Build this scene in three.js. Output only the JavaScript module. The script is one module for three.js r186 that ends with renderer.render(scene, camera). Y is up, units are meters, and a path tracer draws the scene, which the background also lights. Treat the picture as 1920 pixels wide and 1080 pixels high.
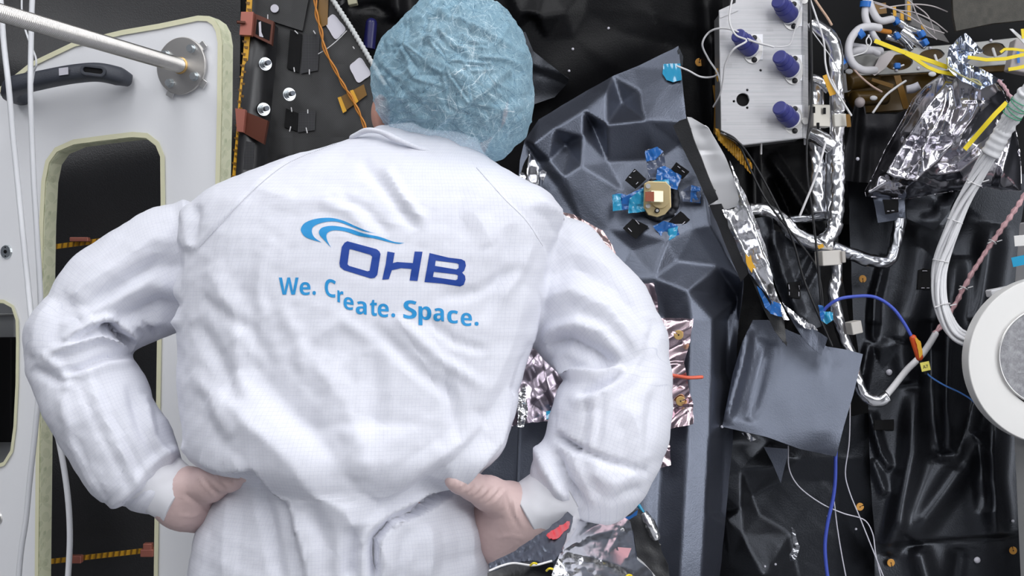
import * as THREE from 'three';
import { mergeGeometries, mergeVertices, toCreasedNormals } from 'three/addons/utils/BufferGeometryUtils.js';
import { RoundedBoxGeometry } from 'three/addons/geometries/RoundedBoxGeometry.js';
import { TessellateModifier } from 'three/addons/modifiers/TessellateModifier.js';
import { RectAreaLightUniformsLib } from 'three/addons/lights/RectAreaLightUniformsLib.js';
import { FontLoader } from 'three/addons/loaders/FontLoader.js';

// ---------- camera, light, exposure ----------
const CAMY = 1.42, CAMZ = 1.6, FOCAL = 2304;
const scene = new THREE.Scene();
scene.background = new THREE.Color(0x0b0c0e);
const camera = new THREE.PerspectiveCamera(2 * Math.atan(540 / FOCAL) * 180 / Math.PI, 16 / 9, 0.05, 40);
camera.position.set(0, CAMY, CAMZ);
camera.lookAt(0, CAMY, 0);
const renderer = new THREE.WebGLRenderer({ antialias: true });
renderer.toneMapping = THREE.LinearToneMapping;
renderer.toneMappingExposure = 1.05;
renderer.shadowMap.enabled = true;
RectAreaLightUniformsLib.init();
const LAMP = 4.9, LAMP_COL = new THREE.Color(0.97, 0.98, 1.0);
const ROOM = { x0: -3.6, x1: 3.6, z0: -3.0, z1: 7.0, h: 3.4 };
// ceiling light panels: x, z, width, length
const LAMPS = [];
for (const x of [-2.4, -0.8, 0.8, 2.4]) for (const z of [0.7, 2.3, 3.9, 5.5]) LAMPS.push([x, z, 0.62, 1.22]);

// a large luminous wall panel to the right, behind the camera: z centre, y centre, length, height
const WALL_LAMP = { z: 2.5, y: 1.65, w: 2.6, h: 2.1, power: 3.2 };

// ---------- helpers ----------
const V3 = (x, y, z) => new THREE.Vector3(x, y, z);
const lerp = (a, b, t) => a + (b - a) * t, clamp = (x, a = 0, b = 1) => Math.min(b, Math.max(a, x));
const sstep = (a, b, x) => { const t = clamp((x - a) / (b - a)); return t * t * (3 - 2 * t); };
function rng(seed) { let s = seed >>> 0; return () => { s = (s + 0x6d2b79f5) | 0; let t = Math.imul(s ^ (s >>> 15), 1 | s); t = (t + Math.imul(t ^ (t >>> 7), 61 | t)) ^ t; return ((t ^ (t >>> 14)) >>> 0) / 4294967296; }; }
const hash3 = (x, y, z) => { let h = Math.imul(x, 374761393) ^ Math.imul(y, 668265263) ^ Math.imul(z, 2147483647 - 1013904223); h = Math.imul(h ^ (h >>> 13), 1274126177); return ((h ^ (h >>> 16)) >>> 0) / 4294967296; };
function noise(x, y, z = 0) {                    // value noise, -1..1
  const i = Math.floor(x), j = Math.floor(y), k = Math.floor(z); let u = x - i, v = y - j, w = z - k;
  u = u * u * (3 - 2 * u); v = v * v * (3 - 2 * v); w = w * w * (3 - 2 * w);
  const h = (a, b, c) => hash3(i + a, j + b, k + c);
  const l = (c) => lerp(lerp(h(0, 0, c), h(1, 0, c), u), lerp(h(0, 1, c), h(1, 1, c), u), v);
  return lerp(l(0), l(1), w) * 2 - 1;
}
const fbm = (x, y, z = 0) => noise(x, y, z) * 0.55 + noise(x * 2.1, y * 2.1, z * 2.1 + 7) * 0.3 + noise(x * 4.3, y * 4.3, z * 4.3 + 3) * 0.15;
// a place: picture column and row at world depth z
function P(px, py, z = 0) { const d = CAMZ - z; return V3((px - 960) / FOCAL * d, CAMY - (py - 540) / FOCAL * d, z); }
const S = (z) => (CAMZ - z) / FOCAL;             // metres per pixel at depth z
const projX = (p) => 960 + p.x / (CAMZ - p.z) * FOCAL, projY = (p) => 540 - (p.y - CAMY) / (CAMZ - p.z) * FOCAL;
// sharp multi-direction crumple, about 0..1
function crumple(x, y, f, seed = 0, n = 5) {
  let h = 0, wsum = 0;
  const wx = x + 0.35 / f * noise(x * f * 0.6, y * f * 0.6, seed + 9), wy = y + 0.35 / f * noise(x * f * 0.6 + 31, y * f * 0.6, seed + 5);
  for (let i = 0; i < n; i++) {
    const a = hash3(i, seed, 3) * Math.PI * 2, k = f * (0.55 + 1.5 * hash3(i, seed, 4)), s = (wx * Math.cos(a) + wy * Math.sin(a)) * k + hash3(i, seed, 5) * 9;
    const t = Math.abs(s - Math.floor(s) - 0.5) * 2, w = 1 / k;
    h += t * w; wsum += w;
  }
  return h / wsum;
}
// facets: piecewise planar crumple (Worley cells with tilted planes)
function facets(x, y, f, seed = 0) {
  x *= f; y *= f; const i = Math.floor(x), j = Math.floor(y); let best = -9;
  for (let a = -1; a <= 1; a++) for (let b = -1; b <= 1; b++) {
    const cx = i + a + hash3(i + a, j + b, seed), cy = j + b + hash3(i + a, j + b, seed + 1);
    const dx = x - cx, dy = y - cy, g = (hash3(i + a, j + b, seed + 2) - 0.5) * 1.6, e = (hash3(i + a, j + b, seed + 3) - 0.5) * 1.6;
    best = Math.max(best, 0.6 - Math.hypot(dx, dy) * 0.75 + dx * g + dy * e);
  }
  return best;
}
// distance to a polyline: [signed distance (left of travel > 0), 0..1 along]
function polyDist(pts, x, y) {
  let best = 1e9, sgn = 1, along = 0, acc = 0, total = 0;
  for (let i = 0; i + 1 < pts.length; i++) total += Math.hypot(pts[i + 1][0] - pts[i][0], pts[i + 1][1] - pts[i][1]);
  for (let i = 0; i + 1 < pts.length; i++) {
    const ax = pts[i][0], ay = pts[i][1], bx = pts[i + 1][0] - ax, by = pts[i + 1][1] - ay, L = Math.hypot(bx, by);
    const t = clamp(((x - ax) * bx + (y - ay) * by) / (L * L)), dx = x - ax - t * bx, dy = y - ay - t * by, d = Math.hypot(dx, dy);
    if (d < best) { best = d; sgn = bx * dy - by * dx > 0 ? -1 : 1; along = (acc + t * L) / total; }
    acc += L;
  }
  return [best * sgn, along];
}
// fold features in picture units: ['r'|'t'|'s', points, height in metres, width, fade width]
//   r round ridge, t tent ridge (sharp crest), s step up on the left of travel that fades away over the fade width
function prepFolds(list) {
  return list.map(([k, pts, a, w, f]) => {
    const m = (k === 's' ? (f ?? w * 6) * 3 : w * 2.4), xs = pts.map((p) => p[0]), ys = pts.map((p) => p[1]);
    return { k, pts, a, w, f: f ?? w * 6, b: [Math.min(...xs) - m, Math.max(...xs) + m, Math.min(...ys) - m, Math.max(...ys) + m] };
  });
}
function foldHeight(list, x, y) {
  let h = 0;
  for (const o of list) {
    if (x < o.b[0] || x > o.b[1] || y < o.b[2] || y > o.b[3]) continue;
    const [d, t] = polyDist(o.pts, x, y), e = Math.min(1, Math.min(t, 1 - t) * 5 + (o.k === 's' ? 0 : 0.0)), end = Math.sqrt(Math.max(e, 0));
    if (o.k === 'r') h += o.a * Math.exp(-d * d / (o.w * o.w)) * end;
    else if (o.k === 't') h += o.a * Math.max(0, 1 - Math.abs(d) / o.w / 1.4) * end;
    else if (d > -o.w) h += o.a * end * sstep(-o.w, o.w, d) * Math.exp(-Math.max(d, 0) / o.f);
  }
  return h;
}
// piecewise flat folds: control points [column, row, height in mm] joined by Delaunay triangles
function facetField(pts) {
  const P3 = pts.map((p) => p.slice()), xs = P3.map((p) => p[0]), ys = P3.map((p) => p[1]), X0 = Math.min(...xs) - 900, X1 = Math.max(...xs) + 900, Y0 = Math.min(...ys) - 900, Y1 = Math.max(...ys) + 900;
  const near = (x, y) => P3.reduce((b, p) => (Math.hypot(p[0] - x, p[1] - y) < Math.hypot(b[0] - x, b[1] - y) ? p : b))[2];
  const all = P3.concat([[X0, Y0], [X1, Y0], [X1, Y1], [X0, Y1]].map(([x, y]) => [x, y, near(x, y)])), n = P3.length;
  let T = [[n, n + 1, n + 2], [n, n + 2, n + 3]];
  const circ = ([a, b, c], p) => { const [ax, ay] = all[a], [bx, by] = all[b], [cx, cy] = all[c], d = 2 * (ax * (by - cy) + bx * (cy - ay) + cx * (ay - by)), A = ax * ax + ay * ay, B = bx * bx + by * by, C = cx * cx + cy * cy, ux = (A * (by - cy) + B * (cy - ay) + C * (ay - by)) / d, uy = (A * (cx - bx) + B * (ax - cx) + C * (bx - ax)) / d; return Math.hypot(p[0] - ux, p[1] - uy) < Math.hypot(ax - ux, ay - uy) - 1e-9; };
  for (let i = 0; i < n; i++) {
    const bad = T.filter((t) => circ(t, all[i])), E = new Map();
    for (const t of bad) for (let k = 0; k < 3; k++) { const a = t[k], b = t[(k + 1) % 3], e = a < b ? a + '_' + b : b + '_' + a; E.set(e, E.has(e) ? null : [a, b]); }
    T = T.filter((t) => !bad.includes(t)); for (const e of E.values()) if (e) T.push([e[0], e[1], i]);
  }
  return (x, y) => {
    for (const [a, b, c] of T) { const [ax, ay, az] = all[a], [bx, by, bz] = all[b], [cx, cy, cz] = all[c], d = (by - cy) * (ax - cx) + (cx - bx) * (ay - cy), u = ((by - cy) * (x - cx) + (cx - bx) * (y - cy)) / d, v = ((cy - ay) * (x - cx) + (ax - cx) * (y - cy)) / d; if (u > -1e-7 && v > -1e-7 && u + v < 1 + 1e-7) return (u * az + v * bz + (1 - u - v) * cz) / 1000; }
    return 0;
  };
}
const soften = (f, r) => (x, y) => (f(x, y) * 2 + f(x - r, y) + f(x + r, y) + f(x, y - r) + f(x, y + r)) / 6;
function clipHalf(poly, ax, v, keepLess) {
  const out = []; const s = keepLess ? 1 : -1;
  for (let i = 0; i < poly.length; i++) {
    const a = poly[i], b = poly[(i + 1) % poly.length], da = (a[ax] - v) * s, db = (b[ax] - v) * s;
    if (da <= 0) out.push(a);
    if ((da < 0 && db > 0) || (da > 0 && db < 0)) { const t = da / (da - db), p = [lerp(a[0], b[0], t), lerp(a[1], b[1], t)]; p[ax] = v; out.push(p); }
  }
  return out;
}
// roughen an outline by adding points between with a little jitter
function rough(pts, step, amp, seed = 1, closed = true) {
  const r = rng(seed), out = [];
  for (let i = 0; i < pts.length - (closed ? 0 : 1); i++) {
    const a = pts[i], b = pts[(i + 1) % pts.length], L = Math.hypot(b[0] - a[0], b[1] - a[1]), n = Math.max(1, Math.round(L / step));
    out.push(a);
    for (let k = 1; k < n; k++) out.push([lerp(a[0], b[0], k / n) + (r() - 0.5) * amp, lerp(a[1], b[1], k / n) + (r() - 0.5) * amp]);
  }
  return out;
}
function smoothLoop(pts, n = 6) { const c = new THREE.CatmullRomCurve3(pts.map((p) => V3(p[0], p[1], 0)), true); return c.getPoints(pts.length * n).slice(0, -1).map((p) => [p.x, p.y]); }
// a film, cloth or foil with thickness: outline in picture units, z(x, y) world depth of its front
function sheet(outline, zf, cell = 6, thick = 0.002) {
  const zfun = typeof zf === 'number' ? () => zf : zf;
  const pos = [], uv = [], idx = [], key = new Map();
  const vert = (p) => {
    const k = Math.round(p[0] * 50) + '_' + Math.round(p[1] * 50); let i = key.get(k);
    if (i === undefined) { i = pos.length / 3; key.set(k, i); const w = P(p[0], p[1], zfun(p[0], p[1])); pos.push(w.x, w.y, w.z); uv.push(w.x, w.y); }
    return i;
  };
  const xs = outline.map((p) => p[0]), ys = outline.map((p) => p[1]);
  const x0 = Math.floor(Math.min(...xs) / cell), x1 = Math.ceil(Math.max(...xs) / cell), y0 = Math.floor(Math.min(...ys) / cell), y1 = Math.ceil(Math.max(...ys) / cell);
  for (let j = y0; j < y1; j++) {
    const row = clipHalf(clipHalf(outline, 1, (j + 1) * cell, true), 1, j * cell, false);
    if (row.length < 3) continue;
    for (let i = x0; i < x1; i++) {
      let c = clipHalf(clipHalf(row, 0, (i + 1) * cell, true), 0, i * cell, false);
      c = c.filter((p, n) => { const q = c[(n + 1) % c.length]; return Math.hypot(p[0] - q[0], p[1] - q[1]) > 0.02; });
      if (c.length < 3) continue;
      const vs = c.map((p) => new THREE.Vector2(p[0], p[1])), area = THREE.ShapeUtils.area(vs);
      if (Math.abs(area) < 0.01) continue;
      if (area < 0) { vs.reverse(); c.reverse(); }
      const ids = c.map(vert);
      if (c.length === 4 && Math.abs(area) > cell * cell * 0.999) { if ((i + j) % 2) idx.push(ids[0], ids[2], ids[1], ids[0], ids[3], ids[2]); else idx.push(ids[1], ids[3], ids[2], ids[1], ids[0], ids[3]); continue; }
      for (const t of THREE.ShapeUtils.triangulateShape(vs, [])) idx.push(ids[t[0]], ids[t[2]], ids[t[1]]);
    }
  }
  return thicken(pos, uv, idx, thick);
}
function thicken(pos, uv, idx, thick) {
  const n = pos.length / 3, g = new THREE.BufferGeometry();
  g.setAttribute('position', new THREE.Float32BufferAttribute(pos, 3)); g.setIndex(idx); g.computeVertexNormals();
  const nr = g.attributes.normal.array, p2 = Array.from(pos), n2 = Array.from(nr), u2 = Array.from(uv), i2 = Array.from(idx);
  if (thick > 0) {
    for (let i = 0; i < n; i++) { p2.push(pos[i * 3] - nr[i * 3] * thick, pos[i * 3 + 1] - nr[i * 3 + 1] * thick, pos[i * 3 + 2] - nr[i * 3 + 2] * thick); n2.push(-nr[i * 3], -nr[i * 3 + 1], -nr[i * 3 + 2]); u2.push(uv[i * 2], uv[i * 2 + 1]); }
    const edge = new Map();
    for (let i = 0; i < idx.length; i += 3) {
      i2.push(idx[i] + n, idx[i + 2] + n, idx[i + 1] + n);
      for (let k = 0; k < 3; k++) { const a = idx[i + k], b = idx[i + (k + 1) % 3], e = a < b ? a + '_' + b : b + '_' + a; edge.set(e, edge.has(e) ? null : [a, b]); }
    }
    for (const e of edge.values()) if (e) {
      const [a, b] = e, A = V3(pos[a * 3], pos[a * 3 + 1], pos[a * 3 + 2]), B = V3(pos[b * 3], pos[b * 3 + 1], pos[b * 3 + 2]);
      const nn = B.clone().sub(A).cross(V3(nr[a * 3], nr[a * 3 + 1], nr[a * 3 + 2])).normalize(), s = p2.length / 3;
      for (const q of [a, b, b + n, a + n]) { p2.push(p2[q * 3], p2[q * 3 + 1], p2[q * 3 + 2]); n2.push(nn.x, nn.y, nn.z); u2.push(u2[q * 2], u2[q * 2 + 1]); }
      i2.push(s, s + 2, s + 1, s, s + 3, s + 2);
    }
  }
  const r = new THREE.BufferGeometry();
  r.setAttribute('position', new THREE.Float32BufferAttribute(p2, 3)); r.setAttribute('normal', new THREE.Float32BufferAttribute(n2, 3)); r.setAttribute('uv', new THREE.Float32BufferAttribute(u2, 2)); r.setIndex(i2);
  return r;
}
// wire through [px, py, z] points
const path = (pts) => new THREE.CatmullRomCurve3(pts.map((p) => P(p[0], p[1], p[2])), false, 'centripetal');
function wire(pts, r, seg = 0, rad = 8) {
  const c = path(pts); const g = new THREE.TubeGeometry(c, seg || Math.max(12, pts.length * 8), r, rad, false);
  return mergeGeometries([g, cap(c, 0, r, rad), cap(c, 1, r, rad)]);
}
function cap(c, t, r, rad) { const g = new THREE.SphereGeometry(r, rad, 6); const p = c.getPointAt(t); g.translate(p.x, p.y, p.z); return g; }
// tube whose radius follows rf(t, angle)
function tubeVar(curve, seg, rad, rf, closedEnds = true) {
  const fr = curve.computeFrenetFrames(seg, false), pos = [], uv = [], idx = []; const L = curve.getLength();
  for (let i = 0; i <= seg; i++) {
    const p = curve.getPointAt(i / seg), N = fr.normals[i], B = fr.binormals[i];
    for (let j = 0; j <= rad; j++) {
      const a = (j % rad) / rad * Math.PI * 2, r = rf(i / seg, a); const c = Math.cos(a) * r, s = Math.sin(a) * r;
      pos.push(p.x + N.x * c + B.x * s, p.y + N.y * c + B.y * s, p.z + N.z * c + B.z * s); uv.push(j / rad * 0.1, i / seg * L);
    }
  }
  for (let i = 0; i < seg; i++) for (let j = 0; j < rad; j++) { const a = i * (rad + 1) + j, b = a + rad + 1; idx.push(a, a + 1, b, b, a + 1, b + 1); }
  if (closedEnds) for (const e of [0, seg]) {
    const c = pos.length / 3, p = curve.getPointAt(e / seg); pos.push(p.x, p.y, p.z); uv.push(0, 0);
    for (let j = 0; j < rad; j++) { const a = e * (rad + 1) + j; if (e) idx.push(c, a, a + 1); else idx.push(c, a + 1, a); }
  }
  const g = new THREE.BufferGeometry(); g.setAttribute('position', new THREE.Float32BufferAttribute(pos, 3)); g.setAttribute('uv', new THREE.Float32BufferAttribute(uv, 2)); g.setIndex(idx); g.computeVertexNormals();
  return g;
}
const used = new Map();
function numbered(name) { const n = used.get(name) ?? 0; used.set(name, n + 1); return n ? name + '_' + String(n).padStart(3, '0') : name; }
function shadowed(m) { m.castShadow = true; m.receiveShadow = true; return m; }
function mesh(name, geo, mat, parent, label) { const m = shadowed(new THREE.Mesh(geo, mat)); m.name = name; if (label) m.userData.label = label; if (parent) parent.add(m); return m; }
function tag(o, label, category, group, kind) { o.name = numbered(o.name); Object.assign(o.userData, { label, category }); if (group) o.userData.group = group; if (kind) o.userData.kind = kind; scene.add(o); return o; }
function single(name, geo, mat, label, category, group) { return tag(mesh(name, geo, mat), label, category, group); }
function thing(name, label, category, group) { const g = new THREE.Group(); g.name = name; return tag(g, label, category, group); }
function struct(name, geo, mat, parent) { const m = mesh(name, geo, mat); m.userData.kind = 'structure'; (parent ?? scene).add(m); return m; }
// give every thing its origin at its own base; its parts stay where they are
function finish() {
  scene.updateMatrixWorld(true);
  for (const o of [...scene.children]) {
    if (o.isLight || o.isCamera || o.userData.kind === 'structure' || o.position.lengthSq() > 0 || o.userData.placed) continue;
    const b = new THREE.Box3().setFromObject(o, true); if (b.isEmpty()) continue;
    const at = V3((b.min.x + b.max.x) / 2, b.min.y, (b.min.z + b.max.z) / 2);
    o.position.copy(at);
    if (o.isMesh) { o.geometry.translate(-at.x, -at.y, -at.z); for (const c of o.children) c.position.sub(at); } else for (const c of o.children) c.position.sub(at);
  }
}
// textures
function canvasTex(w, h, draw, srgb = true, rx = 1, ry = 1) { const c = document.createElement('canvas'); c.width = w; c.height = h; draw(c.getContext('2d'), w, h); const t = new THREE.CanvasTexture(c); t.wrapS = t.wrapT = THREE.RepeatWrapping; t.repeat.set(rx, ry); if (srgb) t.colorSpace = THREE.SRGBColorSpace; return t; }
function noiseTex(n, fn, srgb = false, rx = 1, ry = rx) {
  const d = new Uint8Array(n * n * 4);
  for (let y = 0; y < n; y++) for (let x = 0; x < n; x++) { const c = fn(x / n, y / n, x, y), i = (y * n + x) * 4; d[i] = c[0]; d[i + 1] = c[1]; d[i + 2] = c[2]; d[i + 3] = 255; }
  const t = new THREE.DataTexture(d, n, n); t.magFilter = THREE.LinearFilter; t.wrapS = t.wrapT = THREE.RepeatWrapping; t.repeat.set(rx, ry); if (srgb) t.colorSpace = THREE.SRGBColorSpace; t.needsUpdate = true; return t;
}
const std = (color, roughness = 0.6, o = {}) => new THREE.MeshStandardMaterial({ color, roughness, ...o });
const phys = (color, roughness = 0.6, o = {}) => new THREE.MeshPhysicalMaterial({ color, roughness, side: THREE.DoubleSide, ...o });
const box = (w, h, d, r = 0.002) => new RoundedBoxGeometry(w, h, d, 2, Math.min(r, w / 2.01, h / 2.01, d / 2.01));
function place(g, p, rx = 0, ry = 0, rz = 0) { g.applyMatrix4(new THREE.Matrix4().compose(p, new THREE.Quaternion().setFromEuler(new THREE.Euler(rx, ry, rz)), V3(1, 1, 1))); return g; }
// aim the y axis of a geometry along dir and put it at p
function aimed(g, p, dir) { g.applyQuaternion(new THREE.Quaternion().setFromUnitVectors(V3(0, 1, 0), dir.clone().normalize())); g.translate(p.x, p.y, p.z); return g; }

// ---------- materials ----------
const fineN = noiseTex(256, (u, v, x, y) => { const h = hash3(x, y, 1) * 255; return [h, h, h]; }, false, 60);
const microN = noiseTex(256, (u, v, x, y) => { const h = 128 + 60 * noise(x / 3, y / 3) + 50 * (hash3(x, y, 2) - 0.5); return [h, h, h]; }, false, 8);
const M = {
  film: phys(new THREE.Color(0.006, 0.006, 0.0075), 0.37, { ior: 1.62, specularColor: new THREE.Color(0.82, 0.88, 1.0), bumpMap: microN, bumpScale: 0.0003 }),
  filmGrey: phys(new THREE.Color(0.012, 0.0125, 0.017), 0.42, { ior: 2.4, specularColor: new THREE.Color(0.72, 0.80, 1.0), bumpMap: microN, bumpScale: 0.0003 }),
  filmBlack: phys(new THREE.Color(0.004, 0.004, 0.005), 0.42, { ior: 1.45, specularIntensity: 0.6, bumpMap: microN, bumpScale: 0.0003 }),
  filmMatte: phys(new THREE.Color(0.012, 0.0125, 0.015), 0.5, { ior: 1.75, bumpMap: microN, bumpScale: 0.0003 }),
  velcro: std(new THREE.Color(0.006, 0.006, 0.007), 0.9, { bumpMap: fineN, bumpScale: 0.0006 }),
  foil: phys(new THREE.Color(0.9, 0.9, 0.92), 0.22, { metalness: 1 }),
  foilPink: phys(new THREE.Color(0.72, 0.56, 0.62), 0.2, { metalness: 1 }),
  foilWhite: phys(new THREE.Color(0.78, 0.78, 0.8), 0.5, { metalness: 0.35 }),
  steel: std(new THREE.Color(0.72, 0.71, 0.7), 0.34, { metalness: 1 }),
  zinc: std(new THREE.Color(0.68, 0.72, 0.74), 0.28, { metalness: 1 }),
  alu: std(new THREE.Color(0.66, 0.66, 0.67), 0.42, { metalness: 0.75 }),
  white: std(new THREE.Color(0.78, 0.78, 0.8), 0.5),
  cord: std(new THREE.Color(0.78, 0.79, 0.82), 0.55),
  cream: std(new THREE.Color(0.78, 0.76, 0.52), 0.55),
  black: phys(new THREE.Color(0.006, 0.006, 0.007), 0.6, { specularIntensity: 0.35 }),
  blackGloss: std(new THREE.Color(0.01, 0.01, 0.011), 0.35),
  kapton: phys(new THREE.Color(0.62, 0.3, 0.02), 0.25, { transmission: 0.2, thickness: 0 }),
  kaptonSolid: std(new THREE.Color(0.72, 0.38, 0.03), 0.35),
  kaptonBrown: phys(new THREE.Color(0.2, 0.1, 0.015), 0.3),
  amber: phys(new THREE.Color(0.11, 0.062, 0.012), 0.3),
  copper: std(new THREE.Color(0.45, 0.16, 0.12), 0.4, { metalness: 0.35 }),
  copperDark: std(new THREE.Color(0.12, 0.035, 0.02), 0.4, { metalness: 0.2 }),
  brass: std(new THREE.Color(0.75, 0.5, 0.2), 0.35, { metalness: 0.85 }),
  grommet: std(new THREE.Color(0.62, 0.3, 0.06), 0.4, { metalness: 0.2 }),
  blueTape: phys(new THREE.Color(0.02, 0.13, 0.42), 0.18, { clearcoat: 0.6 }),
  cyanTape: phys(new THREE.Color(0.03, 0.32, 0.55), 0.16, { clearcoat: 0.6 }),
  blueTie: std(new THREE.Color(0.02, 0.16, 0.55), 0.4),
  blueCap: std(new THREE.Color(0.05, 0.055, 0.24), 0.38),
  blueWire: std(new THREE.Color(0.06, 0.1, 0.5), 0.4),
  yellow: std(new THREE.Color(0.85, 0.66, 0.02), 0.4),
  sticker: std(new THREE.Color(0.66, 0.65, 0.72), 0.5),
  wireWhite: std(new THREE.Color(0.75, 0.74, 0.75), 0.5),
  wireBlack: std(new THREE.Color(0.012, 0.012, 0.014), 0.4),
  orangeWire: std(new THREE.Color(0.62, 0.24, 0.04), 0.35),
};
// ---------- the room ----------
{
  const wallM = std(new THREE.Color(0.13, 0.135, 0.15), 0.7), floorM = std(new THREE.Color(0.26, 0.265, 0.28), 0.4, { bumpMap: microN, bumpScale: 0.0004 }), ceilM = std(new THREE.Color(0.62, 0.62, 0.63), 0.8);
  const W = ROOM.x1 - ROOM.x0, D = ROOM.z1 - ROOM.z0, zc = (ROOM.z0 + ROOM.z1) / 2, t = 0.15;
  const slab = (w, h, d, x, y, z) => { const g = new THREE.BoxGeometry(w, h, d); g.translate(x, y, z); return g; };
  struct('floor', slab(W + 2 * t, t, D + 2 * t, 0, -t / 2, zc), floorM);
  struct('ceiling', slab(W + 2 * t, t, D + 2 * t, 0, ROOM.h + t / 2, zc), ceilM);
  struct('wall_left', slab(t, ROOM.h, D + 2 * t, ROOM.x0 - t / 2, ROOM.h / 2, zc), wallM);
  struct('wall_right', slab(t, ROOM.h, D + 2 * t, ROOM.x1 + t / 2, ROOM.h / 2, zc), wallM);
  struct('wall_back', slab(W, ROOM.h, t, 0, ROOM.h / 2, ROOM.z0 - t / 2), wallM);
  struct('wall_front', slab(W, ROOM.h, t, 0, ROOM.h / 2, ROOM.z1 + t / 2), wallM);
  const glow = std(0xffffff, 0.6, { emissive: LAMP_COL, emissiveIntensity: 1.0 });
  LAMPS.forEach(([x, z, w, d], i) => {
    const g = thing('ceiling_light', 'white ceiling light panel, ' + ['first', 'second', 'third', 'fourth'][i % 4] + ' from the back in the ' + ['leftmost', 'second', 'third', 'rightmost'][Math.floor(i / 4)] + ' row', 'ceiling light', 'ceiling light panels');
    g.position.set(x, ROOM.h, z);
    const fr = mergeGeometries([slab(w + 0.06, 0.03, 0.03, 0, -0.015, d / 2 + 0.015), slab(w + 0.06, 0.03, 0.03, 0, -0.015, -d / 2 - 0.015), slab(0.03, 0.03, d, w / 2 + 0.015, -0.015, 0), slab(0.03, 0.03, d, -w / 2 - 0.015, -0.015, 0)]);
    mesh('frame', fr, M.white, g); mesh('diffuser', slab(w, 0.012, d, 0, -0.012, 0), glow, g);
    const l = new THREE.RectAreaLight(LAMP_COL, LAMP, w, d); l.position.set(0, -0.022, 0); l.rotation.x = -Math.PI / 2; l.name = 'light'; l.castShadow = true; g.add(l);
  });
  { const W = WALL_LAMP, g = thing('wall_light', 'tall white luminous panel on the right hand wall, behind the camera', 'light panel'); g.position.set(ROOM.x1, W.y, W.z);
    mesh('diffuser', slab(.012, W.h, W.w, -.03, 0, 0), glow, g); for (const k of [-1, 1]) { mesh('frame', slab(.05, .04, W.w + .08, -.025, k * (W.h / 2 + .02), 0), M.white, g); mesh('frame', slab(.05, W.h, .04, -.025, 0, k * (W.w / 2 + .02)), M.white, g); }
    const l = new THREE.RectAreaLight(LAMP_COL, W.power, W.w, W.h); l.position.set(-.045, 0, 0); l.rotation.y = Math.PI / 2; l.name = 'light'; l.castShadow = true; g.add(l); }
}
// ---------- distance fields ----------
const smin = (a, b, k) => { const h = Math.max(k - Math.abs(a - b), 0) / k; return Math.min(a, b) - h * h * k * 0.25; };
function cone(p, a, b, ra, rb) {                 // tapered capsule
  const bx = b.x - a.x, by = b.y - a.y, bz = b.z - a.z, px = p[0] - a.x, py = p[1] - a.y, pz = p[2] - a.z;
  const t = clamp((px * bx + py * by + pz * bz) / (bx * bx + by * by + bz * bz));
  return Math.hypot(px - bx * t, py - by * t, pz - bz * t) - lerp(ra, rb, t);
}
const chain = (p, c, k = 0.02) => { let d = 1e9; for (let i = 0; i + 1 < c.length; i++) d = i ? smin(d, cone(p, c[i][0], c[i + 1][0], c[i][1], c[i + 1][1]), k) : cone(p, c[0][0], c[1][0], c[0][1], c[1][1]); return d; };
const ell = (p, c, r) => { const k = Math.hypot((p[0] - c.x) / r[0], (p[1] - c.y) / r[1], (p[2] - c.z) / r[2]); return (k - 1) * Math.min(...r); };
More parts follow.
